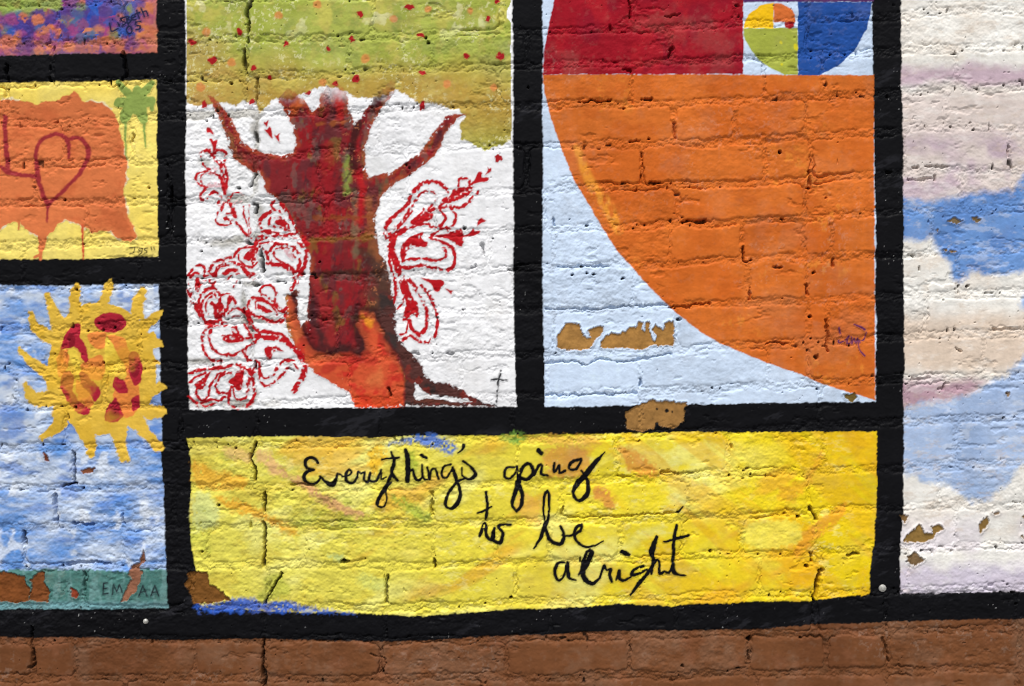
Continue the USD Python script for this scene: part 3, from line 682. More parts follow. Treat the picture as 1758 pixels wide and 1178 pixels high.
inpanel = (Uc > edge(Vc, EL1) + 1.5) * (Uc < edge(Vc, EM0) - 2 - 7 * (1 - sstep(0.3, 0.7, noise(Uc, Vc, 30, 260))))
put(w, cover(sdc, 1.3) * inpanel, cc, 0)
f_ap = None
apples = c4([(440, 228, 30), (88, 320, 30), (235, 450, 36), (548, 510, 24), (670, 583, 20), (785, 325, 24), (1107, 368, 22), (1282, 292, 22), (955, 695, 22), (1157, 625, 22), (1300, 590, 22), (532, 765, 28), (175, 782, 32)]) \
    + c5([(82, 106, 28), (442, 54, 32), (1105, 8, 22), (1032, 142, 28), (535, 262, 28), (18, 293, 22), (882, 420, 24), (1130, 422, 34), (543, 543, 24), (50, 590, 34), (543, 795, 34)]) + c7([(1115, 93, 32)])
for k, (a, b, r) in enumerate(apples):
    f_ap = film('red_dot')
    q = 0.9 + 0.3 * ((k * 37) % 10) / 10
    r *= 0.9
    blob([(a + r * .95 * math.cos(x) * q * (1 + .22 * math.sin(2 * x + k)), b + r * .95 * math.sin(x) / q * (1 + .22 * math.cos(3 * x + k))) for x in np.linspace(0, 6.28, 9)[:-1]], srgb((164, 28, 32)), f_ap, rough=2.4)
for a, b, r in c4([(735, 118, 30), (190, 240, 32), (380, 465, 30), (1025, 35, 32), (150, 655, 34), (1065, 615, 30)]) + c5([(590, 70, 28), (330, 138, 30), (905, 82, 24), (120, 440, 34), (730, 628, 30), (1080, 655, 26)]):
    blob([(a + r * math.cos(x), b + r * math.sin(x)) for x in np.linspace(0, 6.28, 9)[:-1]], srgb((214, 128, 70)), 0, alpha=0.75, soft=1.5)

trunk = [(355, 165), (365, 178), (374, 200), (388, 232), (393, 255), (400, 271), (417, 283), (434, 294), (447, 297), (452, 310), (454, 325), (470, 337), (480, 347), (490, 362), (502, 388), (508, 400), (518, 413), (528, 430), (534, 446), (532, 470), (530, 500), (528, 530), (527, 550), (518, 562), (514, 545), (512, 525), (514, 500), (509, 492), (503, 500), (498, 506), (492, 502), (489, 511), (493, 525), (489, 542), (493, 565), (505, 592),
         (521, 620), (539, 640), (562, 654), (585, 665), (601, 675), (608, 691), (609, 700), (692, 700), (705, 697), (780, 698), (850, 698), (846, 694), (829, 691), (818, 684), (802, 677), (783, 663), (770, 659), (747, 657), (735, 649), (728, 638), (721, 624), (710, 610), (696, 597), (687, 585), (680, 569), (678, 546), (680, 535), (676, 512), (671, 503), (669, 484),
         (666, 468), (662, 447), (654, 440), (649, 415), (643.5, 387), (646, 365), (655, 339), (666, 326), (678, 316), (696, 305), (715, 293), (728, 282), (742, 273), (749, 261), (758, 248), (770, 220), (790, 204), (802, 194), (783, 195), (765, 202), (751, 218), (737, 238), (724, 257), (710, 271), (692, 282), (673, 294), (650, 300), (634, 303),
         (630, 291), (626, 273), (625, 259), (634, 227), (643, 206), (653, 188), (669, 170), (678, 156), (680, 142), (671, 137), (662, 151), (648, 156), (641, 172), (627, 190), (616, 204), (609, 213), (605, 200), (600, 188), (596, 170), (590, 153), (576, 143), (560, 149), (549, 160), (548, 183), (537, 192), (530, 183), (521, 170), (505, 156), (493, 150), (482, 166), (475, 171), (486, 186),
         (496, 204), (505, 229), (508, 247), (502, 263), (491, 267), (470, 267), (452, 263), (429, 252), (415, 241), (406, 220), (397, 204), (386, 190), (379, 179), (363, 165)]
f_tr = film('painted_tree_trunk', 'red and brown painted trunk with branches and roots')
w = window(trunk, 10)
Ut, Vt_ = U[w], V[w]
sdt = dist_poly(Ut + wob(w, 3, 10, 261), Vt_ + wob(w, 3, 10, 263), trunk) + 7 * (fbm(Ut, Vt_, 7, 3, 265, gain=0.8) - .5)
Z0 = np.zeros(Ut.shape + (3,))
grain = fbm(Ut, Vt_, 17, 4, 267, sv=80)
tc = lerp(Z0 + srgb((122, 34, 38)), sstep(0.50, 0.64, grain), srgb((136, 28, 34)))
tc = lerp(tc, sstep(0.54, 0.66, fbm(Ut, Vt_, 15, 4, 269, sv=60)) * 0.8, srgb((148, 26, 32)))
tc = lerp(tc, sstep(0.52, 0.66, fbm(Ut, Vt_, 26, 4, 271, sv=46)) * 0.75, srgb((92, 44, 48)))
tc = lerp(tc, sstep(0.56, 0.70, fbm(Ut, Vt_, 14, 4, 273, sv=70)) * sstep(560, 640, Ut) * sstep(640, 560, Vt_) * 0.75, srgb((98, 88, 62)))
tc = lerp(tc, sstep(0.60, 0.72, fbm(Ut, Vt_, 20, 4, 275, sv=30)) * 0.55, srgb((122, 96, 40)))
tc = lerp(tc, sstep(-11, -1, sdt + 14 * (fbm(Ut, Vt_, 14, 3, 277) - .5)) * 0.75, srgb((168, 72, 44)))
dk = lambda pts, wd: sstep(wd, -2, dist_line(Ut, Vt_, spline([(p[0], p[1], wd * .5) for p in pts])) + 14 * (fbm(Ut, Vt_, 9, 3, 279) - .5))
tc = lerp(tc, dk([(648, 160), (632, 190), (612, 222), (604, 260), (606, 290)], 9) * 0.85, srgb((46, 26, 26)))
tc = lerp(tc, dk([(616, 430), (640, 450), (656, 480), (660, 500)], 9) * 0.7, srgb((50, 42, 32)))
tc = lerp(tc, dk([(532, 490), (534, 530), (548, 570), (570, 595), (600, 600)], 9) * 0.75, srgb((52, 36, 36)))
tc = lerp(tc, dk([(592, 270), (596, 300), (596, 330)], 6) * 0.85, srgb((136, 150, 70)))
tc = lerp(tc, dk([(610, 330), (612, 390), (610, 440)], 6) * 0.6, srgb((118, 106, 80)))
tc = lerp(tc, dk([(390, 235), (405, 262), (440, 282)], 8) * 0.5, srgb((96, 60, 48)))
tc = lerp(tc, sstep(615, 655, Ut + 40 * (fbm(Ut, Vt_, 24, 3, 331) - .5)) * sstep(310, 380, Vt_) * sstep(600, 540, Vt_) * 0.85, srgb((84, 58, 48)))
tc = lerp(tc, sstep(0.56, 0.68, fbm(Ut * .9 + Vt_ * .3, Vt_, 18, 5, 333, sv=40, gain=0.62)) * 0.6, srgb((66, 30, 36)))
tc = lerp(tc, sstep(0.58, 0.70, fbm(Ut, Vt_, 24, 5, 335, sv=50, gain=0.6)) * 0.6, srgb((144, 28, 36)))
tc = lerp(tc, sstep(0.66, 0.74, fbm(Ut, Vt_, 6, 3, 337, gain=0.8)) * sstep(0.52, 0.66, fbm(Ut, Vt_, 40, 2, 338)) * 0.6, srgb((196, 120, 78)))
tc = lerp(tc, sstep(0.60, 0.70, fbm(Ut, Vt_, 22, 4, 339, sv=34, gain=0.7)) * sstep(600, 500, Vt_) * 0.55, srgb((104, 84, 78)))
for pts_, wd_, c_ in (([(545, 165), (520, 172), (505, 190)], 8, (190, 92, 40)), ([(618, 380), (622, 330), (618, 300)], 8, (180, 26, 30)), ([(560, 250), (565, 340), (560, 460)], 10, (150, 26, 34)), ([(540, 480), (560, 540), (570, 590)], 9, (150, 40, 40)), ([(632, 340), (640, 400), (648, 440)], 8, (150, 86, 52)), ([(580, 160), (584, 200)], 9, (186, 40, 36)), ([(545, 215), (600, 208)], 4, (150, 80, 36)), ([(540, 375), (640, 372)], 4, (140, 70, 36)), ([(535, 412), (640, 408)], 5, (122, 84, 30)), ([(540, 470), (655, 466)], 4, (60, 34, 26))):
    tc = lerp(tc, dk(pts_, wd_) * 0.75, srgb(c_))
# the orange root like a hand, and the dark root running right
hand = [(489, 504), (489, 511), (480, 540), (488, 565), (500, 592), (516, 620), (536, 644), (600, 684), (604, 706), (692, 706), (694, 660), (688, 625), (672, 600), (660, 580), (650, 556), (640, 538), (620, 536), (614, 556), (628, 600), (618, 612), (600, 606), (570, 609), (545, 606), (530, 592), (517, 562), (507, 530), (500, 508)]
sh = dist_poly(Ut, Vt_, hand) + 9 * (fbm(Ut, Vt_, 12, 3, 281) - .5)
tc = lerp(tc, sstep(20, 3, sh) * sstep(626, 600, Vt_) * 0.8, srgb((52, 26, 26)))
hcol = lerp(Z0 + srgb((206, 84, 50)), sstep(0.45, 0.65, fbm(Ut, Vt_, 40, 4, 283)), srgb((214, 108, 62)))
hcol = lerp(hcol, sstep(0.56, 0.7, fbm(Ut, Vt_, 22, 4, 285)) * 0.8, srgb((196, 42, 36)))
hcol = lerp(hcol, sstep(668, 696, Vt_ + 20 * (fbm(Ut, Vt_, 14, 3, 341) - .5)) * 0.6, srgb((214, 70, 28)))
hcol = lerp(hcol, sstep(-16, -3, sh) * sstep(650, 610, Vt_) * 0.6, srgb((132, 58, 40)))
hcol = lerp(hcol, dk([(486, 505), (484, 540), (496, 585)], 7) * 0.7, srgb((168, 132, 70)))
hcol = lerp(hcol, dk([(624, 545), (634, 556)], 7) * 0.8, srgb((226, 150, 40)))
hcol = lerp(hcol, dk([(560, 634), (600, 618), (640, 622)], 8) * 0.6, srgb((176, 36, 34)))
hcol = lerp(hcol, dk([(660, 676), (670, 650), (676, 630)], 6) * 0.5, srgb((190, 40, 36)))
tc = lerp(tc, cover(sh, 3), hcol)
root = [(650, 500), (676, 500), (690, 560), (720, 600), (745, 640), (800, 650), (860, 700), (694, 702), (697, 650), (688, 620), (672, 590), (655, 560)]
sr = dist_poly(Ut, Vt_, root) + 8 * (fbm(Ut, Vt_, 12, 3, 287) - .5)
rcol = lerp(Z0 + srgb((82, 48, 44)), sstep(0.48, 0.66, fbm(Ut, Vt_, 22, 4, 289)), srgb((58, 46, 44)))
rcol = lerp(rcol, sstep(0.56, 0.7, fbm(Ut, Vt_, 16, 4, 291)) * 0.7, srgb((128, 44, 36)))
tc = lerp(tc, cover(sr, 3), rcol)
drym = sstep(0.16, 0.36, noise(Ut * .8 + Vt_ * .6, Vt_ * .8 - Ut * .6, 3.4, 293) * 0.6 + noise(Ut, Vt_, 14, 294) * 0.4 + 0.25 * sstep(-2, -9, sdt))
fade = 0.3 + 0.7 * sstep(146, 182, Vt_ + 26 * (fbm(Ut, Vt_, 12, 3, 299, gain=0.7) - .5))                # branch ends brushed into the leaves
put(w, cover(sdt) * drym * fade, tc, f_tr)
WH = COLOUR['white']
blob([(712, 656), (722, 668), (742, 678), (765, 680), (790, 683), (812, 690), (800, 692), (760, 688), (735, 686), (714, 687)], WH, 0, rough=2.5)
OWNER[w] = np.where((OWNER[w] == f_tr) & (dist_poly(Ut, Vt_, [(712, 656), (722, 668), (742, 678), (765, 680), (790, 683), (812, 690), (800, 692), (760, 688), (735, 686), (714, 687)]) < 0), 0, OWNER[w])
stroke([(709, 690, 6), (740, 688, 7), (770, 692, 6), (788, 696, 4)], srgb((92, 50, 40)), f_tr, dry=0.3)
# grime in the white panel's joints and holes
for a, b, rx, ry in [(437, 222, 10, 20), (350, 278, 14, 8), (440, 405, 12, 8), (385, 418, 40, 9), (430, 488, 14, 6), (418, 515, 6, 16), (420, 690, 20, 8), (350, 620, 40, 6), (447, 300, 6, 10), (445, 360, 8, 18)]:
    w = window([(a - rx, b - ry), (a + rx, b + ry)], 8)
    d = np.hypot((U[w] - a) / rx, (V[w] - b) / ry)
    put(w, sstep(1.3, 0.2, d + 0.9 * (fbm(U[w], V[w], 9, 3, 295) - .5)) * (OWNER[w] == 0) * (C[w].min(-1) > 0.4), srgb((150, 146, 136)), 0, 0.75)

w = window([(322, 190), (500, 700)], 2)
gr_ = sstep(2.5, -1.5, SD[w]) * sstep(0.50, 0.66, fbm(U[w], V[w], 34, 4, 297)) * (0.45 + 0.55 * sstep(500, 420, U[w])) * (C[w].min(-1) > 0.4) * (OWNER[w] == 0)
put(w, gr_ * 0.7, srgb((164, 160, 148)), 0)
# the red scrollwork
def scroll(items, fn, f):
    for kind, pts, wd in items:
        if kind == 's':
            stroke(fn([(p[0], p[1], wd * 1.12 + 3.2) for p in pts]), COLOUR['crimson'], f, dry=0.40, rough=1.9)
        elif kind == 'f':
            blob(fn(pts), COLOUR['crimson'], f, dry=0.22, rough=1.9)
        elif kind == 'p':
            blob(fn(pts), srgb((214, 160, 166)), f, dry=0.40, alpha=0.8)

f_r = film('heart_scrollwork', 'red scrollwork of hearts right of the painted trunk')
scroll([
    ('s', [(278, 705), (270, 620), (310, 550), (410, 470), (450, 400), (490, 340), (540, 290), (600, 268), (680, 285), (728, 330), (715, 390), (680, 445), (600, 490)], 26),
    ('s', [(290, 690), (312, 640), (400, 560), (450, 480), (500, 400), (550, 350), (610, 340), (642, 380), (620, 440), (580, 478)], 17),
    ('s', [(330, 660), (380, 600), (430, 545), (470, 490)], 14),
    ('f', [(450, 585), (480, 540), (535, 495), (560, 458), (582, 490), (622, 510), (622, 550), (560, 575), (500, 592)], 0),
    ('s', [(300, 690), (350, 645), (430, 620), (520, 592), (600, 585)], 18), ('s', [(600, 490), (680, 465), (760, 462), (830, 465), (890, 430), (932, 370), (955, 345), (912, 310)], 22),
    ('f', [(680, 435), (760, 372), (782, 330), (850, 308), (912, 315), (890, 380), (800, 415)], 0), ('s', [(810, 302), (825, 260), (880, 245), (902, 265), (880, 300)], 18), ('s', [(790, 330), (760, 390)], 18),
    ('s', [(640, 480), (690, 500), (717, 540), (690, 590), (640, 610), (600, 600)], 17), ('s', [(760, 475), (797, 520), (780, 590), (740, 638)], 17), ('s', [(600, 685), (650, 642), (715, 615), (745, 632)], 17),
    ('f', [(595, 690), (700, 662), (780, 642), (832, 622), (848, 660), (852, 720), (830, 757), (780, 728), (700, 692)], 0),
    ('f', [(388, 870), (385, 780), (415, 720), (480, 668), (550, 655), (535, 690), (592, 722), (580, 762), (500, 760), (435, 800), (410, 870)], 0),
    ('s', [(408, 862), (470, 850), (560, 850), (660, 856), (718, 830), (712, 770)], 20), ('s', [(390, 912), (440, 912), (540, 900), (640, 920), (735, 932), (785, 880), (780, 790), (740, 740), (680, 722), (610, 692)], 22),
    ('s', [(322, 700), (320, 780), (340, 850), (372, 940), (400, 1010), (432, 1110), (450, 1200)], 46), ('s', [(290, 710), (298, 800), (310, 900), (338, 1000), (345, 1080), (342, 1178)], 20), ('s', [(320, 720), (350, 670), (420, 632)], 34)], c7, f_r)
scroll([
    ('f', [(372, 150), (420, 200), (480, 270), (512, 320), (522, 400), (502, 415), (475, 388), (450, 412), (410, 422), (400, 390), (430, 300), (388, 220)], 0),
    ('s', [(440, 130), (490, 190), (530, 260), (570, 340), (582, 420), (570, 500), (520, 542), (470, 500), (450, 440), (412, 430)], 26), ('s', [(540, 175), (590, 240), (630, 320), (657, 420), (650, 520), (610, 585), (560, 600), (500, 580), (450, 550), (398, 592)], 22),
    ('s', [(345, 360), (390, 310), (420, 250)], 16), ('s', [(440, 450), (428, 520), (380, 540)], 16), ('s', [(352, 250), (350, 180), (338, 120)], 22)], c9, f_r)
f_l = film('heart_scrollwork', 'dense red scrollwork of hearts left of the painted trunk')
scroll([
    ('s', [(168, 315), (150, 290), (175, 265), (215, 254)], 20), ('s', [(225, 270), (240, 300), (265, 312)], 18),
    ('s', [(255, 275), (290, 250), (332, 265), (342, 300), (325, 345), (335, 400), (355, 450), (345, 520), (340, 580), (352, 645)], 19), ('s', [(300, 330), (310, 400), (330, 470), (322, 540), (330, 610), (310, 680)], 18),
    ('s', [(170, 350), (190, 380), (230, 410), (280, 440), (312, 480), (325, 540)], 20), ('s', [(250, 320), (290, 360), (306, 420)], 14), ('s', [(222, 408), (150, 418), (113, 460), (130, 500), (182, 526)], 15), ('s', [(158, 510), (150, 460), (175, 428), (232, 432)], 12),
    ('p', [(190, 530), (210, 495), (290, 492), (310, 525), (230, 530)], 0), ('p', [(225, 370), (270, 380), (290, 410), (255, 400)], 0), ('s', [(300, 605), (260, 570), (222, 592), (200, 620), (155, 628), (155, 580), (200, 530)], 18), ('s', [(215, 590), (250, 560), (292, 580)], 10),
    ('s', [(300, 605), (285, 655), (310, 692), (270, 740), (270, 790), (312, 816), (372, 806)], 16), ('s', [(330, 762), (380, 780), (430, 812), (480, 862), (522, 912)], 22), ('s', [(335, 772), (350, 730), (400, 722), (372, 672), (355, 605)], 18), ('s', [(380, 660), (408, 740)], 30),
    ('s', [(370, 600), (430, 570), (492, 612)], 6), ('s', [(470, 670), (475, 740), (500, 812), (512, 880)], 9), ('s', [(515, 660), (515, 780), (525, 880)], 8), ('p', [(390, 655), (440, 630), (470, 640), (420, 660)], 0),
    ('s', [(690, 690), (675, 655), (722, 634), (772, 680), (820, 750), (850, 820), (880, 880)], 22), ('s', [(838, 868), (790, 800), (740, 712), (692, 692)], 13), ('s', [(700, 702), (622, 742), (592, 802), (612, 862), (680, 862), (760, 882), (832, 880)], 26),
    ('s', [(812, 850), (720, 832), (660, 802), (680, 752), (750, 762), (780, 792), (778, 826)], 14), ('f', [(702, 795), (740, 768), (792, 800), (762, 830)], 0), ('s', [(555, 955), (600, 890), (680, 876), (780, 890), (850, 902), (882, 940), (945, 992)], 24),
    ('s', [(560, 962), (622, 912), (700, 900), (772, 932), (770, 962), (680, 942), (600, 952)], 15), ('s', [(590, 980), (660, 1022), (700, 972), (800, 960), (872, 1002), (892, 1060), (880, 1160)], 22), ('s', [(700, 1030), (730, 990), (832, 990), (855, 1055)], 15), ('s', [(640, 1010), (665, 1070), (690, 1110), (765, 1112), (830, 1135), (880, 1190)], 24),
    ('s', [(700, 1050), (760, 1092), (832, 1130)], 14), ('s', [(940, 985), (942, 1060), (910, 1180)], 26), ('p', [(780, 1010), (820, 1000), (850, 1060), (840, 1090)], 0), ('s', [(215, 1165), (250, 1100), (330, 1070), (390, 1050), (430, 1002), (490, 980), (560, 978)], 19), ('f', [(470, 1052), (530, 992), (582, 980), (575, 1040), (545, 1112), (520, 1080), (490, 1082)], 0),
    ('s', [(430, 1040), (440, 1080), (490, 1122), (540, 1132), (578, 1092)], 15), ('s', [(250, 1180), (290, 1120), (370, 1090), (440, 1112), (482, 1165), (540, 1200)], 19), ('s', [(470, 1120), (500, 1170), (560, 1180)], 14), ('s', [(835, 880), (900, 890), (950, 960)], 30)], c6, f_l)
scroll([
    ('s', [(58, 95), (100, 42), (150, 20), (186, 60), (172, 102)], 17), ('s', [(70, 125), (90, 92), (132, 80)], 14), ('f', [(105, 150), (120, 115), (142, 120), (150, 160), (182, 150), (150, 190), (120, 228), (100, 190)], 0), ('s', [(170, 102), (230, 92), (262, 140), (240, 182)], 17), ('s', [(165, 145), (210, 130), (235, 160)], 12),
    ('f', [(300, 90), (350, 50), (420, 45), (440, 70), (380, 75), (330, 105)], 0), ('s', [(260, 110), (275, 60), (330, 25), (410, 15), (460, 50), (490, 90), (550, 130)], 15), ('s', [(340, 130), (390, 95), (440, 90)], 12), ('s', [(400, 180), (420, 140)], 8),
    ('s', [(55, 210), (90, 290), (132, 372), (182, 442), (230, 475)], 24), ('s', [(60, 150), (80, 222), (102, 290), (142, 342)], 20), ('s', [(140, 305), (150, 250), (190, 205), (250, 195), (290, 242)], 20), ('s', [(168, 430), (152, 335), (182, 272), (232, 232), (272, 262)], 18), ('s', [(212, 400), (190, 332), (222, 272), (255, 250)], 12),
    ('f', [(220, 310), (240, 290), (270, 312), (290, 270), (312, 290), (322, 340), (312, 420), (342, 452), (290, 442), (255, 410), (240, 350)], 0), ('s', [(290, 300), (312, 250), (362, 235), (402, 272), (412, 322)], 17), ('s', [(325, 425), (350, 330), (372, 260)], 24), ('s', [(180, 450), (260, 452), (340, 462)], 26),
    ('s', [(350, 400), (372, 360), (432, 350), (482, 382), (520, 432), (545, 482)], 20), ('s', [(370, 422), (422, 405), (462, 432), (500, 502), (532, 545)], 15), ('f', [(308, 560), (332, 540), (390, 540), (375, 492), (420, 470), (442, 530), (472, 560), (565, 562), (460, 592), (400, 606), (330, 596)], 0),
    ('s', [(340, 472), (262, 472), (190, 502), (160, 582), (182, 672), (232, 732), (302, 742)], 22), ('s', [(230, 512), (215, 582), (240, 652), (312, 692), (402, 692), (462, 662), (540, 602), (585, 570)], 17), ('s', [(520, 545), (622, 562), (720, 572), (792, 592), (842, 642), (892, 702), (935, 785), (902, 882), (850, 962)], 34),
    ('s', [(500, 432), (560, 502), (642, 522), (740, 542), (802, 582)], 26), ('s', [(480, 350), (512, 402), (540, 482), (600, 542)], 18), ('s', [(722, 345), (642, 292), (560, 268), (510, 302), (510, 362), (550, 402), (622, 422)], 20), ('s', [(602, 255), (602, 202), (652, 174), (712, 212), (710, 282), (722, 332), (762, 362), (792, 340)], 18),
    ('s', [(620, 242), (682, 282), (722, 352), (772, 372)], 17), ('f', [(578, 312), (642, 340), (695, 372), (640, 382), (590, 352)], 0), ('s', [(560, 345), (562, 290), (612, 288), (682, 332), (722, 392)], 12), ('s', [(620, 422), (692, 447), (770, 432), (780, 400)], 26),
    ('s', [(650, 10), (760, 30), (832, 70), (858, 130), (830, 212)], 26), ('s', [(940, 0), (902, 70), (870, 152)], 24), ('s', [(500, 742), (560, 742), (590, 782), (590, 862), (612, 922), (662, 922), (722, 880), (802, 790)], 17), ('s', [(588, 760), (600, 842), (650, 872), (702, 832), (742, 762), (800, 730), (852, 742)], 19),
    ('f', [(620, 660), (650, 632), (720, 630), (772, 662), (702, 672), (680, 722), (648, 722)], 0), ('s', [(520, 740), (482, 692), (490, 642), (560, 600)], 20), ('s', [(782, 742), (842, 752), (882, 802)], 17), ('s', [(70, 832), (180, 802), (302, 790), (402, 770), (482, 792)], 22), ('f', [(100, 922), (150, 880), (232, 808), (202, 870), (182, 940), (150, 952)], 0),
    ('s', [(75, 902), (120, 860), (202, 822)], 17), ('s', [(130, 922), (120, 990), (162, 1042), (212, 1000), (222, 930), (272, 850), (332, 820)], 18), ('f', [(355, 900), (390, 870), (422, 820), (485, 808), (472, 880), (452, 952), (422, 962), (402, 930)], 0), ('s', [(262, 930), (302, 852), (382, 830)], 15), ('s', [(262, 930), (292, 982), (352, 972), (382, 942)], 18),
    ('s', [(385, 930), (402, 992), (432, 1032), (482, 1012), (502, 952), (512, 862)], 17), ('s', [(520, 800), (542, 902), (552, 1002), (530, 1042)], 22), ('s', [(60, 1002), (142, 1062), (222, 1032), (282, 1042), (342, 1012)], 17), ('s', [(362, 962), (372, 1062), (432, 1092), (522, 1062), (548, 1000)], 20), ('s', [(130, 1080), (200, 1080), (252, 1060)], 20), ('s', [(480, 795), (540, 830), (560, 760)], 26)], c8, f_l)
for pts, fn in (([(195, 85), (215, 82), (235, 100), (248, 142), (220, 120), (197, 122)], c6), ([(215, 170), (235, 168), (245, 185), (276, 175), (270, 210), (265, 252), (242, 267), (235, 220)], c6), ([(625, 40), (640, 46), (658, 30), (655, 55), (648, 78), (630, 60)], c6),
                ([(630, 95), (650, 98), (662, 75), (682, 85), (683, 120), (690, 168), (660, 140), (635, 110)], c6), ([(700, 130), (716, 141), (742, 128), (735, 160), (742, 197), (715, 165)], c6), ([(888, 302), (940, 250), (968, 192), (995, 205), (990, 235), (1042, 238), (1030, 267), (960, 276), (910, 303)], c7),
                ([(1013, 219), (1034, 188), (1034, 160), (1047, 172), (1064, 162), (1056, 192), (1025, 218)], c7), ([(848, 682), (900, 652), (924, 618), (940, 640), (978, 638), (966, 662), (902, 682)], c7), ([(955, 612), (968, 560), (990, 544), (1000, 552), (1021, 565), (985, 587), (966, 600)], c7),
                ([(535, 990), (620, 1005), (692, 1003), (713, 1030), (696, 1052), (686, 1062), (670, 1092), (640, 1092), (612, 1040)], c7), ([(712, 1068), (745, 1078), (782, 1086), (768, 1097), (764, 1114), (740, 1095)], c7)):
    blob(fn(pts), COLOUR['crimson'], film('small_heart'), rough=0.8)
f_c = film('painted_cross', 'small black cross at the lower right of the tree panel')
for s in ([(1135, 815), (1112, 930), (1102, 1065)], [(1062, 880), (1110, 876), (1178, 890)]):
    stroke(c9(s), srgb((52, 52, 56)), f_c, width=4.0, dry=0.34)
stroke(c9([(1060, 1052), (1085, 1068), (1110, 1088)]), srgb((60, 60, 62)), f_c, width=2.5, dry=0.3)

# 5: the spiral of quarter circles
arc = [(932, 128), (935, 160), (946, 204), (962, 250), (986, 311), (1017, 362), (1029, 382), (1057, 428), (1087, 461.5), (1121, 499), (1152, 529), (1172, 546), (1203, 570), (1237, 590), (1271, 604), (1308, 620), (1352, 635), (1376, 643), (1410, 658.5), (1451, 672), (1503, 687)]
er = 1.0
def otex(a, b):
    c = lerp(np.zeros(a.shape + (3,)) + COLOUR['orange'], sstep(0.45, 0.7, fbm(a, b, 90, 4, 301)) * 0.6, srgb((196, 94, 30)))
    c = lerp(c, sstep(0.58, 0.72, fbm(a, b, 14, 4, 303, sv=20, gain=0.7)) * sstep(0.56, 0.72, fbm(a, b, 80, 2, 304)) * 0.5, srgb((226, 140, 52)))
    c = lerp(c, sstep(0.5, 0.7, fbm(a, b, 46, 4, 306, sv=30)) * 0.4, srgb((188, 88, 28)))
    g = sstep(7, -2, dist_line(a, b, spline([(990, 255, 4), (1012, 310, 6), (1040, 350, 8), (1062, 395, 5)]))) * sstep(0.35, 0.6, fbm(a, b, 9, 3, 305, sv=24))
    return lerp(c, g * 0.7, srgb((236, 158, 54)))
def rtex(a, b):
    c = lerp(np.zeros(a.shape + (3,)) + COLOUR['red'], sstep(0.45, 0.7, fbm(a, b, 60, 4, 307)) * 0.7, srgb((134, 18, 38)))
    return lerp(c, sstep(0.58, 0.72, fbm(a, b, 34, 4, 309, sv=70)) * 0.6, srgb((172, 28, 38)))
blob(arc + [(1501, 400), (1500.5, 129), (1400, 128.5), (1200, 127.5)], None, 0, smooth=False, tex=otex, rough=er)
blob([(932, 128), (934, 90), (941, 50), (951, 0), (962, -45), (1276, -45), (1276, 127)], None, 0, smooth=False, tex=rtex, rough=er)
sp_parts = [([(1276, 48), (1277.6, 65), (1286, 82), (1303, 102), (1324, 118), (1347, 128), (1370, 128.5), (1370, 48)], (158, 166, 66)), ([(1276.5, 48), (1280, 32), (1290, 20), (1306, 9), (1328, 5), (1328.5, 48)], (243, 192, 22)),
            ([(1328, 5.5), (1346, 8), (1360, 17), (1366, 30), (1367, 38), (1355, 42), (1347, 38), (1329, 37)], (216, 112, 52)), ([(1347, 38), (1366, 37), (1363, 46), (1355, 50), (1348, 48)], (160, 22, 34)),
            ([(1370, 3), (1497, 3), (1494, 30), (1488, 51), (1467, 88), (1440, 112), (1410, 128), (1398, 129.5), (1370, 129)], (34, 76, 150)), ([(1276, -45), (1500, -45), (1500, 2.5), (1276, 4)], (84, 42, 96))]
for q, c in sp_parts:
    cv = srgb(c)
    blob(q, None, 0, smooth=False, rough=er, tex=lambda a, b, cv=cv: np.zeros(a.shape + (3,)) + cv * (0.88 + 0.28 * fbm(a, b, 30, 4, 311))[..., None])
for a, b, r in r3([(172, 240, 9), (95, 215, 5), (100, 328, 4)]):
    blob([(a - r, b - r * 2), (a + r, b - r), (a + r, b + r * 2), (a - r, b + r)], srgb((206, 196, 40)), 0)
f_s = film('lettering', 'purple brushed name low in the orange quarter circle')
PU = srgb((94, 44, 88))
for s in ([(388, 540, 9), (398, 575, 9), (388, 612, 9), (420, 605, 8)], [(425, 600, 7), (440, 580, 7), (430, 620, 8), (452, 612, 7)], [(452, 585, 7), (456, 620, 8), (466, 590, 7), (476, 618, 7), (484, 590, 7), (496, 612, 7)],
          [(496, 600, 7), (515, 600, 7), (528, 560, 7)], [(486, 600, 6), (492, 650, 7), (520, 680, 9)], [(466, 522, 7), (500, 535, 12), (520, 548, 12)]):
    stroke(r5(s), PU, f_s, dry=0.2, rough=0.6)

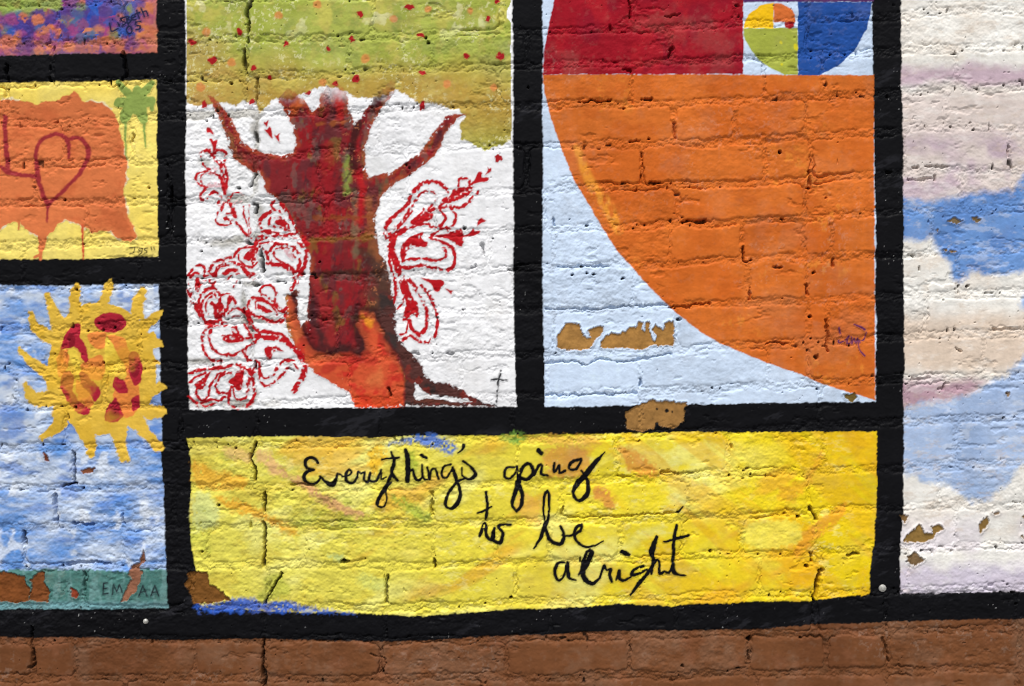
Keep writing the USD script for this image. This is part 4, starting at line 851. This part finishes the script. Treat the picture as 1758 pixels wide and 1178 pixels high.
# 6: washes and the sentence
for pts, col, al, dr in (
        ([(ya([(980, 60)])[0]), ya([(1130, 25)])[0], ya([(1220, 25)])[0], ya([(1300, 60)])[0], ya([(1270, 110)])[0], ya([(1210, 80)])[0], ya([(1120, 60)])[0]], (56, 106, 196), 0.9, 0.3),
        (ya([(100, 800), (180, 795), (290, 770), (420, 790), (520, 790), (640, 820), (840, 842), (600, 834), (420, 836), (120, 834)]), (48, 92, 190), 0.95, 0.2),
        (ya([(410, 160), (470, 170), (620, 240), (760, 330), (880, 380), (840, 400), (700, 340), (560, 240)]), (204, 142, 108), 0.75, 0.25),
        (ya([(200, 310), (300, 330), (440, 390), (560, 470), (520, 470), (400, 410), (240, 360)]), (224, 156, 40), 0.75, 0.2),
        (ya([(80, 140), (180, 180), (330, 220), (300, 270), (110, 260)]), (222, 158, 46), 0.7, 0.2), (ya([(1000, 300), (1100, 330), (1190, 410), (1120, 412), (1040, 350)]), (150, 176, 60), 0.7, 0.25),
        (ya([(80, 300), (150, 290), (200, 360), (190, 440), (90, 440)]), (206, 214, 140), 0.7, 0.2), (ya([(220, 85), (330, 90), (340, 140), (260, 130)]), (216, 172, 110), 0.7, 0.25),
        (ya([(370, 110), (430, 100), (500, 200), (440, 190)]), (222, 176, 118), 0.8, 0.2), (ya([(900, 90), (980, 80), (940, 180), (900, 200)]), (236, 184, 30), 0.8, 0.2), (ya([(1060, 110), (1110, 110), (1120, 180), (1080, 190)]), (150, 170, 50), 0.7, 0.3),
        (ya([(1510, 30), (1614, 26), (1600, 60), (1530, 50)]), (120, 160, 60), 0.7, 0.3), (yb([(0, 14), (50, 18), (30, 60), (0, 56)]), (110, 150, 60), 0.75, 0.3), (yb([(150, 90), (330, 80), (340, 190), (170, 210)]), (216, 146, 66), 0.75, 0.2),
        (yb([(480, 70), (560, 90), (680, 190), (560, 200), (520, 140)]), (214, 140, 52), 0.8, 0.25), (yb([(60, 30), (300, 25), (420, 60), (260, 70)]), (218, 164, 70), 0.7, 0.2), (yb([(370, 270), (440, 270), (470, 350), (420, 340)]), (206, 128, 66), 0.8, 0.25),
        (yb([(20, 310), (100, 300), (130, 420), (40, 400)]), (226, 170, 80), 0.6, 0.2), (yb([(1230, 270), (1340, 220), (1420, 100), (1440, 110), (1350, 280), (1260, 330)]), (222, 160, 40), 0.7, 0.2), (yb([(1300, 520), (1400, 420), (1540, 330), (1520, 400), (1380, 520), (1310, 580)]), (224, 152, 44), 0.75, 0.2),
        (yb([(1240, 620), (1380, 600), (1400, 700), (1300, 730)]), (228, 172, 24), 0.6, 0.2), (yb([(1080, 430), (1300, 420), (1310, 520), (1090, 540)]), (240, 232, 96), 0.6, 0.1), (ya([(700, 570), (780, 575), (770, 600), (720, 600)]), (196, 210, 130), 0.8, 0.2),
        (ya([(850, 660), (970, 680), (960, 740), (860, 720)]), (204, 214, 120), 0.5, 0.2), (ya([(560, 50), (700, 60), (830, 50), (700, 120), (580, 110)]), (226, 178, 60), 0.5, 0.2)):
    blob(pts, srgb(col), 0, dry=dr, soft=4.0, rough=5, alpha=al)
TXT = srgb((14, 13, 16))
def write(strokes, fn, f, seed=0):
    for s in strokes:
        stroke([(p[0], p[1], p[2] * 1.12 + 0.3) for p in fn(s)], TXT, f, dry=0.10, rough=0.8, soft=0.7, seed=seed)
f_t = film('lettering', 'black brushed word everything\'s')
write([[(340, 48, 14), (328, 30, 16), (298, 24, 16), (277, 46, 18), (288, 76, 16), (322, 84, 10), (288, 94, 14), (270, 122, 20), (290, 152, 16), (330, 152, 12), (356, 122, 11)], [(352, 118, 12), (380, 144, 16), (414, 160, 26), (432, 128, 14), (440, 104, 12), (462, 114, 9)],
       [(462, 118, 9), (494, 114, 9), (512, 96, 11), (497, 84, 12), (481, 108, 16), (488, 144, 15), (520, 150, 12), (540, 120, 10)], [(540, 122, 10), (546, 94, 11), (560, 104, 10), (578, 96, 10), (574, 136, 13), (594, 146, 11), (604, 108, 11)],
       [(606, 100, 12), (602, 136, 13), (632, 142, 13), (652, 106, 11), (660, 84, 9)], [(662, 98, 8), (660, 132, 9), (684, 122, 9)], [(714, 106, 14), (690, 160, 18), (662, 206, 16), (642, 246, 16), (646, 268, 12), (676, 268, 9), (690, 232, 10), (684, 184, 9), (712, 148, 9)],
       [(712, -4, 12), (728, 44, 16), (714, 96, 18), (742, 140, 15)], [(664, 32, 9), (706, 26, 10), (752, 22, 11)], [(782, -16, 18), (796, 40, 24), (794, 140, 24)], [(798, 96, 14), (820, 84, 13), (832, 126, 15), (850, 140, 13), (870, 120, 11)],
       [(868, 58, 11), (872, 124, 13), (892, 134, 10)], [(864, 10, 16), (876, 18, 16), (890, 24, 11)], [(894, 72, 10), (906, 130, 13), (912, 88, 11), (934, 80, 12), (952, 130, 12)], [(1012, 58, 11), (978, 68, 11), (966, 112, 12), (990, 126, 11), (1020, 80, 11)],
       [(1022, 74, 13), (1032, 108, 20), (1052, 164, 16), (1062, 206, 16), (1040, 262, 22), (1010, 282, 13), (986, 258, 16), (1002, 200, 14), (1042, 148, 13), (1082, 128, 11)], [(1076, 42, 14), (1104, 62, 12), (1138, 106, 18), (1104, 132, 14), (1070, 112, 9), (1070, 74, 9)]], r8, f_t)
write([[(1334, 66, 15), (1328, 84, 11), (1308, 102, 6)]], ya, f_t)
f_t = film('lettering', 'black brushed word going')
write([[(1570, 168, 10), (1532, 172, 11), (1524, 210, 12), (1552, 218, 11), (1580, 180, 10)], [(1582, 164, 10), (1584, 196, 12), (1588, 236, 20)], [(1588, 236, 22), (1570, 290, 18), (1558, 336, 14), (1574, 368, 10)]], ya, f_t)
write([[(22, 238, 22), (44, 290, 17), (40, 344, 15), (18, 372, 12)], [(42, 176, 14), (34, 212, 16), (68, 222, 17), (96, 190, 15), (78, 150, 14), (52, 160, 13), (40, 190, 13)], [(98, 204, 10), (122, 160, 14), (136, 158, 10), (132, 196, 14), (164, 206, 9)], [(120, 90, 20), (132, 102, 18)],
       [(192, 148, 12), (192, 190, 13), (216, 160, 10), (216, 194, 12), (242, 184, 10)], [(316, 128, 12), (272, 144, 13), (260, 174, 12), (292, 176, 12), (318, 134, 11)], [(424, 98, 5), (372, 158, 22), (330, 212, 22), (300, 242, 24), (279, 288, 16), (308, 322, 15), (346, 290, 22), (346, 230, 15), (330, 200, 10), (316, 184, 9)]], yb, f_t)
f_t = film('lettering', 'black brushed word to')
write([[(1438, 282, 11), (1444, 340, 13), (1437, 408, 11)], [(1398, 378, 8), (1430, 368, 11), (1462, 348, 8)], [(1408, 484, 12), (1432, 428, 15), (1442, 486, 16), (1470, 502, 13), (1476, 450, 10)], [(1478, 448, 12), (1466, 496, 17), (1500, 516, 17), (1516, 470, 15), (1492, 440, 12), (1552, 434, 12)]], ya, f_t)
f_t = film('lettering', 'black brushed word be')
write([[(150, 430, 9), (142, 350, 10), (152, 284, 14), (168, 292, 13), (166, 400, 10), (152, 430, 20), (130, 490, 14), (98, 542, 7)], [(150, 440, 14), (172, 502, 16), (222, 522, 17), (236, 480, 14), (222, 440, 13)], [(230, 482, 10), (272, 482, 13), (312, 460, 12), (318, 432, 14), (292, 450, 14), (286, 490, 14), (322, 530, 13), (370, 532, 9), (418, 508, 5)]], yb, f_t)
f_t = film('lettering', 'black brushed word alright')
write([[(244, 604, 12), (208, 614, 12), (194, 658, 14), (214, 690, 11), (240, 662, 10), (252, 608, 17), (260, 676, 15), (292, 690, 10)], [(306, 662, 10), (340, 622, 22), (364, 562, 22), (346, 554, 10), (326, 620, 22), (330, 678, 24), (368, 706, 17), (402, 680, 10)], [(402, 680, 10), (416, 640, 12), (424, 622, 14), (434, 644, 11), (454, 638, 13), (448, 664, 15), (458, 694, 14)],
       [(478, 688, 8), (494, 646, 15), (492, 676, 15), (512, 690, 13), (546, 676, 9)], [(506, 560, 20), (522, 566, 22), (536, 572, 16)], [(604, 624, 12), (562, 640, 13), (550, 664, 15), (582, 660, 13), (622, 640, 9)], [(664, 596, 12), (622, 660, 15), (582, 708, 17), (544, 756, 9)], [(666, 490, 15), (642, 560, 26), (650, 592, 15), (640, 662, 11)],
       [(650, 602, 11), (676, 600, 12), (680, 660, 13), (702, 650, 10), (722, 656, 11), (740, 620, 10)], [(758, 436, 12), (746, 500, 15), (742, 590, 16), (742, 642, 22), (764, 664, 14), (802, 668, 6)], [(698, 512, 8), (760, 498, 15), (814, 482, 12)], [(764, 376, 10), (786, 348, 7)]], yb, f_t)

# peeled places: the old tan coat shows, with the thickness of the paint as a small step down
TAN = [(r4([(255, 640), (262, 570), (300, 512), (368, 515), (385, 560), (402, 592), (425, 590), (415, 552), (460, 525), (485, 535), (470, 580), (450, 600), (430, 630), (370, 655), (300, 650)]), (166, 122, 66)),
       (r4([(470, 640), (485, 600), (520, 570), (560, 570), (620, 540), (655, 530), (670, 510), (686, 515), (680, 545), (700, 560), (708, 510), (722, 512), (716, 560), (735, 590), (748, 600), (765, 575), (738, 545), (750, 510), (772, 535), (788, 560), (800, 515), (845, 505), (850, 570), (845, 630), (740, 630), (690, 645), (560, 645)]), (162, 118, 62)),
       (r4([(600, 960), (660, 935), (730, 905), (790, 910), (910, 915), (895, 945), (900, 1010), (840, 1050), (780, 1040), (760, 1015), (740, 1050), (690, 1062), (600, 1055)]), (158, 116, 64)), (r5([(405, 870), (440, 874), (470, 862), (482, 890), (460, 912), (420, 905)]), (116, 94, 44)),
       (c3([(0, 600), (60, 605), (120, 625), (150, 690), (140, 750), (80, 757), (0, 750), (-40, 740), (-40, 610)]), (122, 70, 34)), (c3([(155, 640), (190, 605), (225, 600), (220, 650), (245, 690), (245, 750), (180, 757), (150, 735), (166, 690)]), (122, 70, 36)), (c3([(355, 680), (372, 690), (402, 715), (390, 737), (365, 727)]), (140, 62, 40)),
       (c3([(725, 490), (735, 540), (705, 580), (722, 600), (700, 660), (690, 700), (640, 740), (615, 752), (640, 690), (665, 640), (650, 600), (665, 570), (700, 555), (720, 520)]), (138, 92, 70)), (c3([(220, -2), (240, 10), (256, 52), (235, 40)]), (116, 62, 44)), (c3([(410, 90), (440, 75), (482, 80), (465, 100), (420, 104)]), (124, 74, 50)),
       (c3([(945, 600), (1045, 600), (1060, 665), (1130, 700), (1165, 745), (1060, 757), (980, 757), (965, 720), (935, 660), (950, 640)]), (122, 80, 36)),
       (r6([(750, 400), (800, 355), (820, 400), (866, 410), (860, 370), (900, 363), (916, 385), (880, 412), (860, 437), (810, 456), (720, 446)]), (136, 106, 56)), (r6([(1090, 362), (1140, 318), (1152, 350), (1105, 412)]), (140, 110, 60)), (r6([(735, 525), (780, 503), (822, 537), (770, 572), (735, 550)]), (120, 96, 66)),
       (r6([(693, 313), (742, 320), (725, 352)]), (126, 96, 58)), (r3([(938, 1112), (980, 1098), (1018, 1120), (980, 1132)]), (128, 108, 78)), (r3([(1063, 1100), (1112, 1104), (1090, 1126)]), (128, 104, 68)), (r5([(878, 40), (895, 38), (892, 55)]), (130, 104, 66)), (r5([(915, 140), (935, 140), (930, 156)]), (130, 104, 66)), (r5([(945, 150), (965, 142), (985, 152), (960, 158)]), (130, 104, 66)),
       (r6([(1312, 320), (1340, 312), (1340, 350)]), (140, 110, 64)), (r6([(1300, 420), (1322, 412), (1322, 440)]), (140, 110, 64)), (r5([(1232, 868), (1248, 866), (1244, 884)]), (140, 118, 96)), (r6([(1165, 302), (1195, 302), (1180, 318)]), (140, 118, 96))]
for k, (q, c) in enumerate(TAN):
    big = k in (0, 1, 2, 4, 5, 7, 10, 11)
    f_p = film('peeled_patch')
    cv = srgb(c)
    a = np.array(q)
    w = window(q, 10)
    blob(q, None, f_p, rough=(1.0 if big else 1.4), smooth=False, soft=0.7, edge_noise=(6.0 if big else 5.0), tex=lambda x, y, cv=cv: np.zeros(x.shape + (3,)) + cv * (0.55 + 0.85 * fbm(x, y, 15, 5, 321, gain=0.75))[..., None])
    pm = (OWNER[w] == f_p)
    dd = ndimage.distance_transform_edt(~pm) * P
    H[w] += 1.1 * np.exp(-((dd - 2.2) / 1.7) ** 2) * ~pm * (0.4 + noise(U[w], V[w], 12, 323)) - pm * (1.5 if big else 1.0)
    put(w, cover(dd - 1.0, 0.9) * ~pm * 0.22, np.clip(C[w] * 1.0 + srgb((120, 116, 108)) * 0.6, 0, 0.8), 0)
for a, b, r in r4([(688, 972, 5), (762, 948, 5), (808, 962, 8), (840, 965, 5), (738, 1000, 5), (760, 1028, 9)]):
    blob([(a + r * math.cos(x), b + r * math.sin(x)) for x in np.linspace(0, 6.28, 8)[:-1]], COLOUR['black'], 0, rough=2.0)

# paint missing in the holes of the wall: bare dark mortar
bare = np.zeros_like(H)
for cu, cv, r in HOLES:
    w = window([(cu, cv)], r + 6)
    if U[w].size:
        bare[w] = np.maximum(bare[w], cover(np.hypot(U[w] - cu, (V[w] - cv) * 1.3) - r * 0.5 + 8 * (fbm(U[w], V[w], 8, 3, 75, gain=0.7) - .5), 1.2))
for pts, hw, mm in CRACKS:
    if mm >= 9:
        ln = spline([(p[0], p[1], hw * 0.55) for p in pts])
        w = window(ln, 6)
        bare[w] = np.maximum(bare[w], cover(dist_line(U[w] + 9 * (fbm(U[w], V[w], 12, 3, 71, gain=0.8) - .5), V[w] + 9 * (fbm(U[w], V[w], 11, 3, 73, gain=0.8) - .5), ln) + 3.4 * (fbm(U[w], V[w], 12, 3, 74, gain=0.8) - 0.5), 1.2))
bare = np.maximum(bare, relief(U, V, ROW, COL, SD, VIS, 'pins') * (noise(U, V, 40, 76) > 0.35))
bare = bare * np.where(C.max(-1) < 0.02, 0.15, 1.0)
# sixty seasons of weather: uneven coats, brush marks, a little tone of its own to each brick, dust
tone = 1 + 0.10 * (_K[ROW % 64, COL % 64, 4] - 0.5) * sstep(-2, 3, SD) + 0.22 * (fbm(U, V, 55, 5, 341, gain=0.62) - 0.5) + 0.16 * (fbm(U, V, 7, 3, 343, sv=44) - 0.5) + 0.14 * (fbm(U, V, 40, 3, 345, sv=5) - 0.5)
C = C * np.clip(tone, 0.7, 1.25)[..., None]
dusty = sstep(0.52, 0.72, fbm(U, V, 60, 5, 347, gain=0.65)) * 0.07 + sstep(0.6, 0.72, fbm(U, V, 12, 4, 349, gain=0.8)) * 0.05
C = lerp(C, dusty * (C.max(-1) > 0.05) * (OWNER == 0), srgb((176, 160, 140)))
thin = sstep(0.62, 0.70, fbm(U, V, 9, 4, 351, gain=0.8)) * sstep(0.55, 0.68, fbm(U, V, 120, 3, 352))
C = lerp(C, thin * 0.07 * (OWNER == 0) * (C.max(-1) > 0.05), srgb((226, 216, 200)))
dirt = sstep(1.5, -1.0, SD) * sstep(0.50, 0.64, fbm(U, V, 20, 4, 353, gain=0.7)) * sstep(0.42, 0.6, fbm(U, V, 110, 2, 354))
C = lerp(C, dirt * 0.34 * (OWNER == 0) * (C.max(-1) > 0.05), C * 0.45 + srgb((104, 88, 66)) * 0.35)
scuff = (C.max(-1) < 0.02) * sstep(0.60, 0.70, fbm(U * .5 + V, V * .5 - U * .2, 26, 5, 355, gain=0.72)) * sstep(0.45, 0.6, noise(U, V, 80, 356))
C = lerp(C, scuff * 0.3, srgb((52, 52, 58)))
C = lerp(C, bare * 0.8, srgb((54, 46, 40)))
C = np.clip(C, 0.0015, 0.82)

# ------------------------------------------------------------------ meshes of the wall
H_M = H * 0.001
gv, gu = np.gradient(H_M, P * S)
NRM = np.stack([-gu, -np.ones_like(gu), gv], -1)         # front of the wall looks along -y; v runs downwards
NRM /= np.linalg.norm(NRM, axis=-1, keepdims=True)

def place(u, v, h):
    return np.stack([(u - 879) * S, -h, ZC + (589 - v) * S], -1)

PTS = place(U, V, H_M)

def raw_mesh(path, v, f, n, c, material):
    m = UsdGeom.Mesh.Define(stage, path)
    m.CreatePointsAttr(Vt.Vec3fArray.FromNumpy(np.ascontiguousarray(v, np.float32)))
    m.CreateFaceVertexCountsAttr(Vt.IntArray.FromNumpy(np.full(len(f), 3, np.int32)))
    m.CreateFaceVertexIndicesAttr(Vt.IntArray.FromNumpy(np.ascontiguousarray(f, np.int32).ravel()))
    m.CreateSubdivisionSchemeAttr('none')
    m.CreateNormalsAttr(Vt.Vec3fArray.FromNumpy(np.ascontiguousarray(n, np.float32)))
    m.SetNormalsInterpolation('vertex')
    UsdGeom.PrimvarsAPI(m).CreatePrimvar('paint', Sdf.ValueTypeNames.Color3fArray, 'vertex').Set(Vt.Vec3fArray.FromNumpy(np.ascontiguousarray(c, np.float32)))
    UsdShade.MaterialBindingAPI.Apply(m.GetPrim()).Bind(material)
    return m

def cells_to_faces(idx, nu):
    """two triangles per cell, seen from the front (-y)."""
    a, b, c, d = idx, idx + 1, idx + nu, idx + nu + 1        # a upper left, b upper right, c lower left, d lower right
    return np.concatenate([np.stack([a, c, b], 1), np.stack([b, c, d], 1)])

def sheet(path, faces, pts, nrm, col, material, back=None, offset=0.0):
    used, inv = np.unique(faces, return_inverse=True)
    f = inv.reshape(-1, 3)
    v, n, c = pts[used].copy(), nrm[used], col[used]
    v[:, 1] -= offset
    if back is not None:
        e = np.concatenate([f[:, [0, 1]], f[:, [1, 2]], f[:, [2, 0]]])
        key = np.sort(e, 1)
        code = key[:, 0].astype(np.int64) * len(v) + key[:, 1]
        _, first, count = np.unique(code, return_index=True, return_counts=True)
        b = e[first[count == 1]]
        n0 = len(v)
        p0, p1 = v[b[:, 0]], v[b[:, 1]]
        q0, q1 = p0.copy(), p1.copy()
        q0[:, 1] = back
        q1[:, 1] = back
        side = np.cross(p1 - p0, np.array([0, 1.0, 0]))
        side /= np.maximum(np.linalg.norm(side, axis=1, keepdims=True), 1e-12)
        k = len(b)
        ar = np.arange(k)
        sv = np.concatenate([p0, p1, q0, q1])
        sn = np.concatenate([-side] * 4)
        sf = np.concatenate([np.stack([n0 + ar + k, n0 + ar, n0 + ar + 2 * k], 1), np.stack([n0 + ar + k, n0 + ar + 2 * k, n0 + ar + 3 * k], 1)])
        lo, hi = v.min(0), v.max(0)
        bv = np.array([[lo[0], back, lo[2]], [hi[0], back, lo[2]], [hi[0], back, hi[2]], [lo[0], back, hi[2]]])
        n1 = n0 + 4 * k
        v = np.concatenate([v, sv, bv])
        n = np.concatenate([n, sn, np.tile([0, 1.0, 0], (4, 1))])
        cb = np.concatenate([c[b[:, 0]], c[b[:, 1]]] * 2)
        c = np.concatenate([c, cb, np.tile(COLOUR['brown'], (4, 1))])
        f = np.concatenate([f, sf, [[n1, n1 + 1, n1 + 2], [n1, n1 + 2, n1 + 3]]])
    return raw_mesh(path, v, f, n, c, material)

taken = {}
def numbered(parent, name):
    k = taken.get((parent, name), 0)
    taken[(parent, name)] = k + 1
    return f'{parent}/{name}' + (f'_{k:03d}' if k else '')

def describe(prim, **kw):
    for k, v in kw.items():
        prim.SetCustomDataByKey(k, v)

WALL = '/World/brick_wall'
wall = UsdGeom.Xform.Define(stage, WALL)
describe(wall.GetPrim(), label='old brick wall painted with a mural of colourful panels between black bands', category='wall', kind='thing')

fp, fn_, fc = PTS.reshape(-1, 3), NRM.reshape(-1, 3), C.reshape(-1, 3)
cj, ci = np.meshgrid(np.arange(NV - 1), np.arange(NU - 1), indexing='ij')
cell = (cj * NU + ci).ravel()
inside = ((SD[:-1, :-1] > -0.4) & (SD[1:, 1:] > -0.4) & (SD[1:, :-1] > -0.4) & (SD[:-1, 1:] > -0.4)).ravel()
same = ((ROW[:-1, :-1] == ROW[1:, 1:]) & (COL[:-1, :-1] == COL[1:, 1:]) & (ROW[1:, :-1] == ROW[:-1, 1:]) & (COL[1:, :-1] == COL[:-1, 1:]) & (ROW[:-1, :-1] == ROW[1:, :-1])).ravel()
key = (ROW[:-1, :-1].astype(np.int64) * 1000 + COL[:-1, :-1]).ravel()
key = np.where(inside & same, key, -1)
order = np.argsort(key, kind='stable')
ks, starts = np.unique(key[order], return_index=True)
bounds = list(starts) + [len(order)]
N_BRICKS = 0
for k, a, b in zip(ks, bounds[:-1], bounds[1:]):
    ids = cell[order[a:b]]
    if k >= 0 and len(ids) < 60:
        k, small = -2, ids
        sheet(numbered(WALL, 'mortar_crumb') if False else numbered(WALL, 'brick'), cells_to_faces(ids, NU), fp, fn_, fc, PAINT, back=0.05) if len(ids) > 3 else None
    elif k >= 0:
        sheet(numbered(WALL, 'brick'), cells_to_faces(ids, NU), fp, fn_, fc, PAINT, back=0.05)
        N_BRICKS += 1
    else:
        sheet(numbered(WALL, 'mortar'), cells_to_faces(ids, NU), fp, fn_, fc, PAINT)
# films of paint lying on the bricks
co = np.maximum(np.maximum(OWNER[:-1, :-1], OWNER[1:, 1:]), np.maximum(OWNER[1:, :-1], OWNER[:-1, 1:])).ravel()
order = np.argsort(co, kind='stable')
ks, starts = np.unique(co[order], return_index=True)
bounds = list(starts) + [len(order)]
for k, a, b in zip(ks, bounds[:-1], bounds[1:]):
    if k <= 0 or b - a < 6:
        continue
    name, label = FILMS[int(k)]
    m = sheet(numbered(WALL, name), cells_to_faces(cell[order[a:b]], NU), fp, fn_, fc, PAINT, offset=0.0004)
    if label:
        describe(m.GetPrim(), label=label)

# the rest of the wall, outside the picture: coarser brickwork in one piece
Q = 8.0
u2 = np.concatenate([np.arange(U1[0] - Q * 105, U1[0] - 0.1, Q), np.arange(U1[0], U1[-1], Q), [U1[-1]], U1[-1] + Q * np.arange(1, 106)])
v2 = np.concatenate([np.arange(V1[0] - Q * 96, V1[0] - 0.1, Q), np.arange(V1[0], V1[-1], Q), [V1[-1]], np.arange(V1[-1] + Q, 589 + ZC / S - 1, Q), [589 + ZC / S - 0.5]])
G2U, G2V = np.meshgrid(u2, v2)
r2_, k2_, s2_, vis2 = bond(G2U, G2V)
h2 = relief(G2U, G2V, r2_, k2_, s2_, vis2, fine=False) * 0.001
mid = (G2U >= U1[0]) & (G2U <= U1[-1]) & (G2V >= V1[0]) & (G2V <= V1[-1])
gi = np.clip(np.round((G2U - U1[0]) / P).astype(int), 0, NU - 1)
gj = np.clip(np.round((G2V - V1[0]) / P).astype(int), 0, NV - 1)
h2 = np.where(mid, H_M[gj, gi], h2)
c2_ = np.clip(panels(G2U, G2V), 0.004, 0.82)
gy_, gx_ = np.gradient(h2, v2 * S, u2 * S)
n2 = np.stack([-gx_, -np.ones_like(gx_), gy_], -1)
n2 /= np.linalg.norm(n2, axis=-1, keepdims=True)
p2 = place(G2U, G2V, h2)
n_u = len(u2)
jj, ii = np.meshgrid(np.arange(len(v2) - 1), np.arange(n_u - 1), indexing='ij')
cu_, cv_ = (u2[ii] + u2[ii + 1]) / 2, (v2[jj] + v2[jj + 1]) / 2
out = ~((cu_ > U1[0]) & (cu_ < U1[-1]) & (cv_ > V1[0]) & (cv_ < V1[-1]))
m = sheet(WALL + '/outer_brickwork', cells_to_faces((jj * n_u + ii)[out], n_u), p2.reshape(-1, 3), n2.reshape(-1, 3), c2_.reshape(-1, 3), PAINT)
describe(m.GetPrim(), kind='stuff')
x0, x1, ztop = (u2[0] - 879) * S, (u2[-1] - 879) * S, ZC + (589 - v2[0]) * S
core = trimesh.creation.box((x1 - x0, 0.25, ztop), transform=trimesh.transformations.translation_matrix([(x0 + x1) / 2, 0.056 + 0.125, ztop / 2]))
usdkit.mesh(stage, WALL + '/wall_core', core, CONCRETE)
for sx, xx in ((-1, x0), (1, x1)):
    ret = trimesh.creation.box((0.004, 0.33, ztop), transform=trimesh.transformations.translation_matrix([xx + sx * 0.004, 0.145, ztop / 2]))
    usdkit.mesh(stage, numbered(WALL, 'wall_end'), ret, CONCRETE)
cop = trimesh.creation.box((x1 - x0 + 0.08, 0.42, 0.07), transform=trimesh.transformations.translation_matrix([(x0 + x1) / 2, 0.13, ztop + 0.036]))
usdkit.mesh(stage, WALL + '/coping', cop, CONCRETE)

# two nail heads in the lower black band
def nail(u, v, r, name):
    prof = np.array([[0, 0.0030], [r * 0.55, 0.0027], [r * 0.9, 0.0016], [r, 0.0], [r, -0.006], [0, -0.006]])
    g = trimesh.creation.revolve(prof, sections=20)
    g.apply_transform(trimesh.transformations.rotation_matrix(math.radians(90), [1, 0, 0]))
    hh = H_M[int((v - V1[0]) / P), int((u - U1[0]) / P)]
    g.apply_translation([(u - 879) * S, -hh - 0.0005, ZC + (589 - v) * S])
    usdkit.mesh(stage, numbered(WALL, name), g, ZINC, smooth=40)
nail(250.5, 1066.5, 0.0044, 'nail_head')
nail(1515.5, 1010, 0.0064, 'nail_head')

# ------------------------------------------------------------------ the pavement in front
gr = trimesh.Trimesh([[-150, -300, 0], [150, -300, 0], [150, 150, 0], [-150, 150, 0]], [[0, 1, 2], [0, 2, 3]], process=False)
g = usdkit.mesh(stage, '/World/pavement', gr, ASPHALT)
describe(g.GetPrim(), kind='structure', label='grey asphalt pavement at the foot of the painted wall', category='pavement')
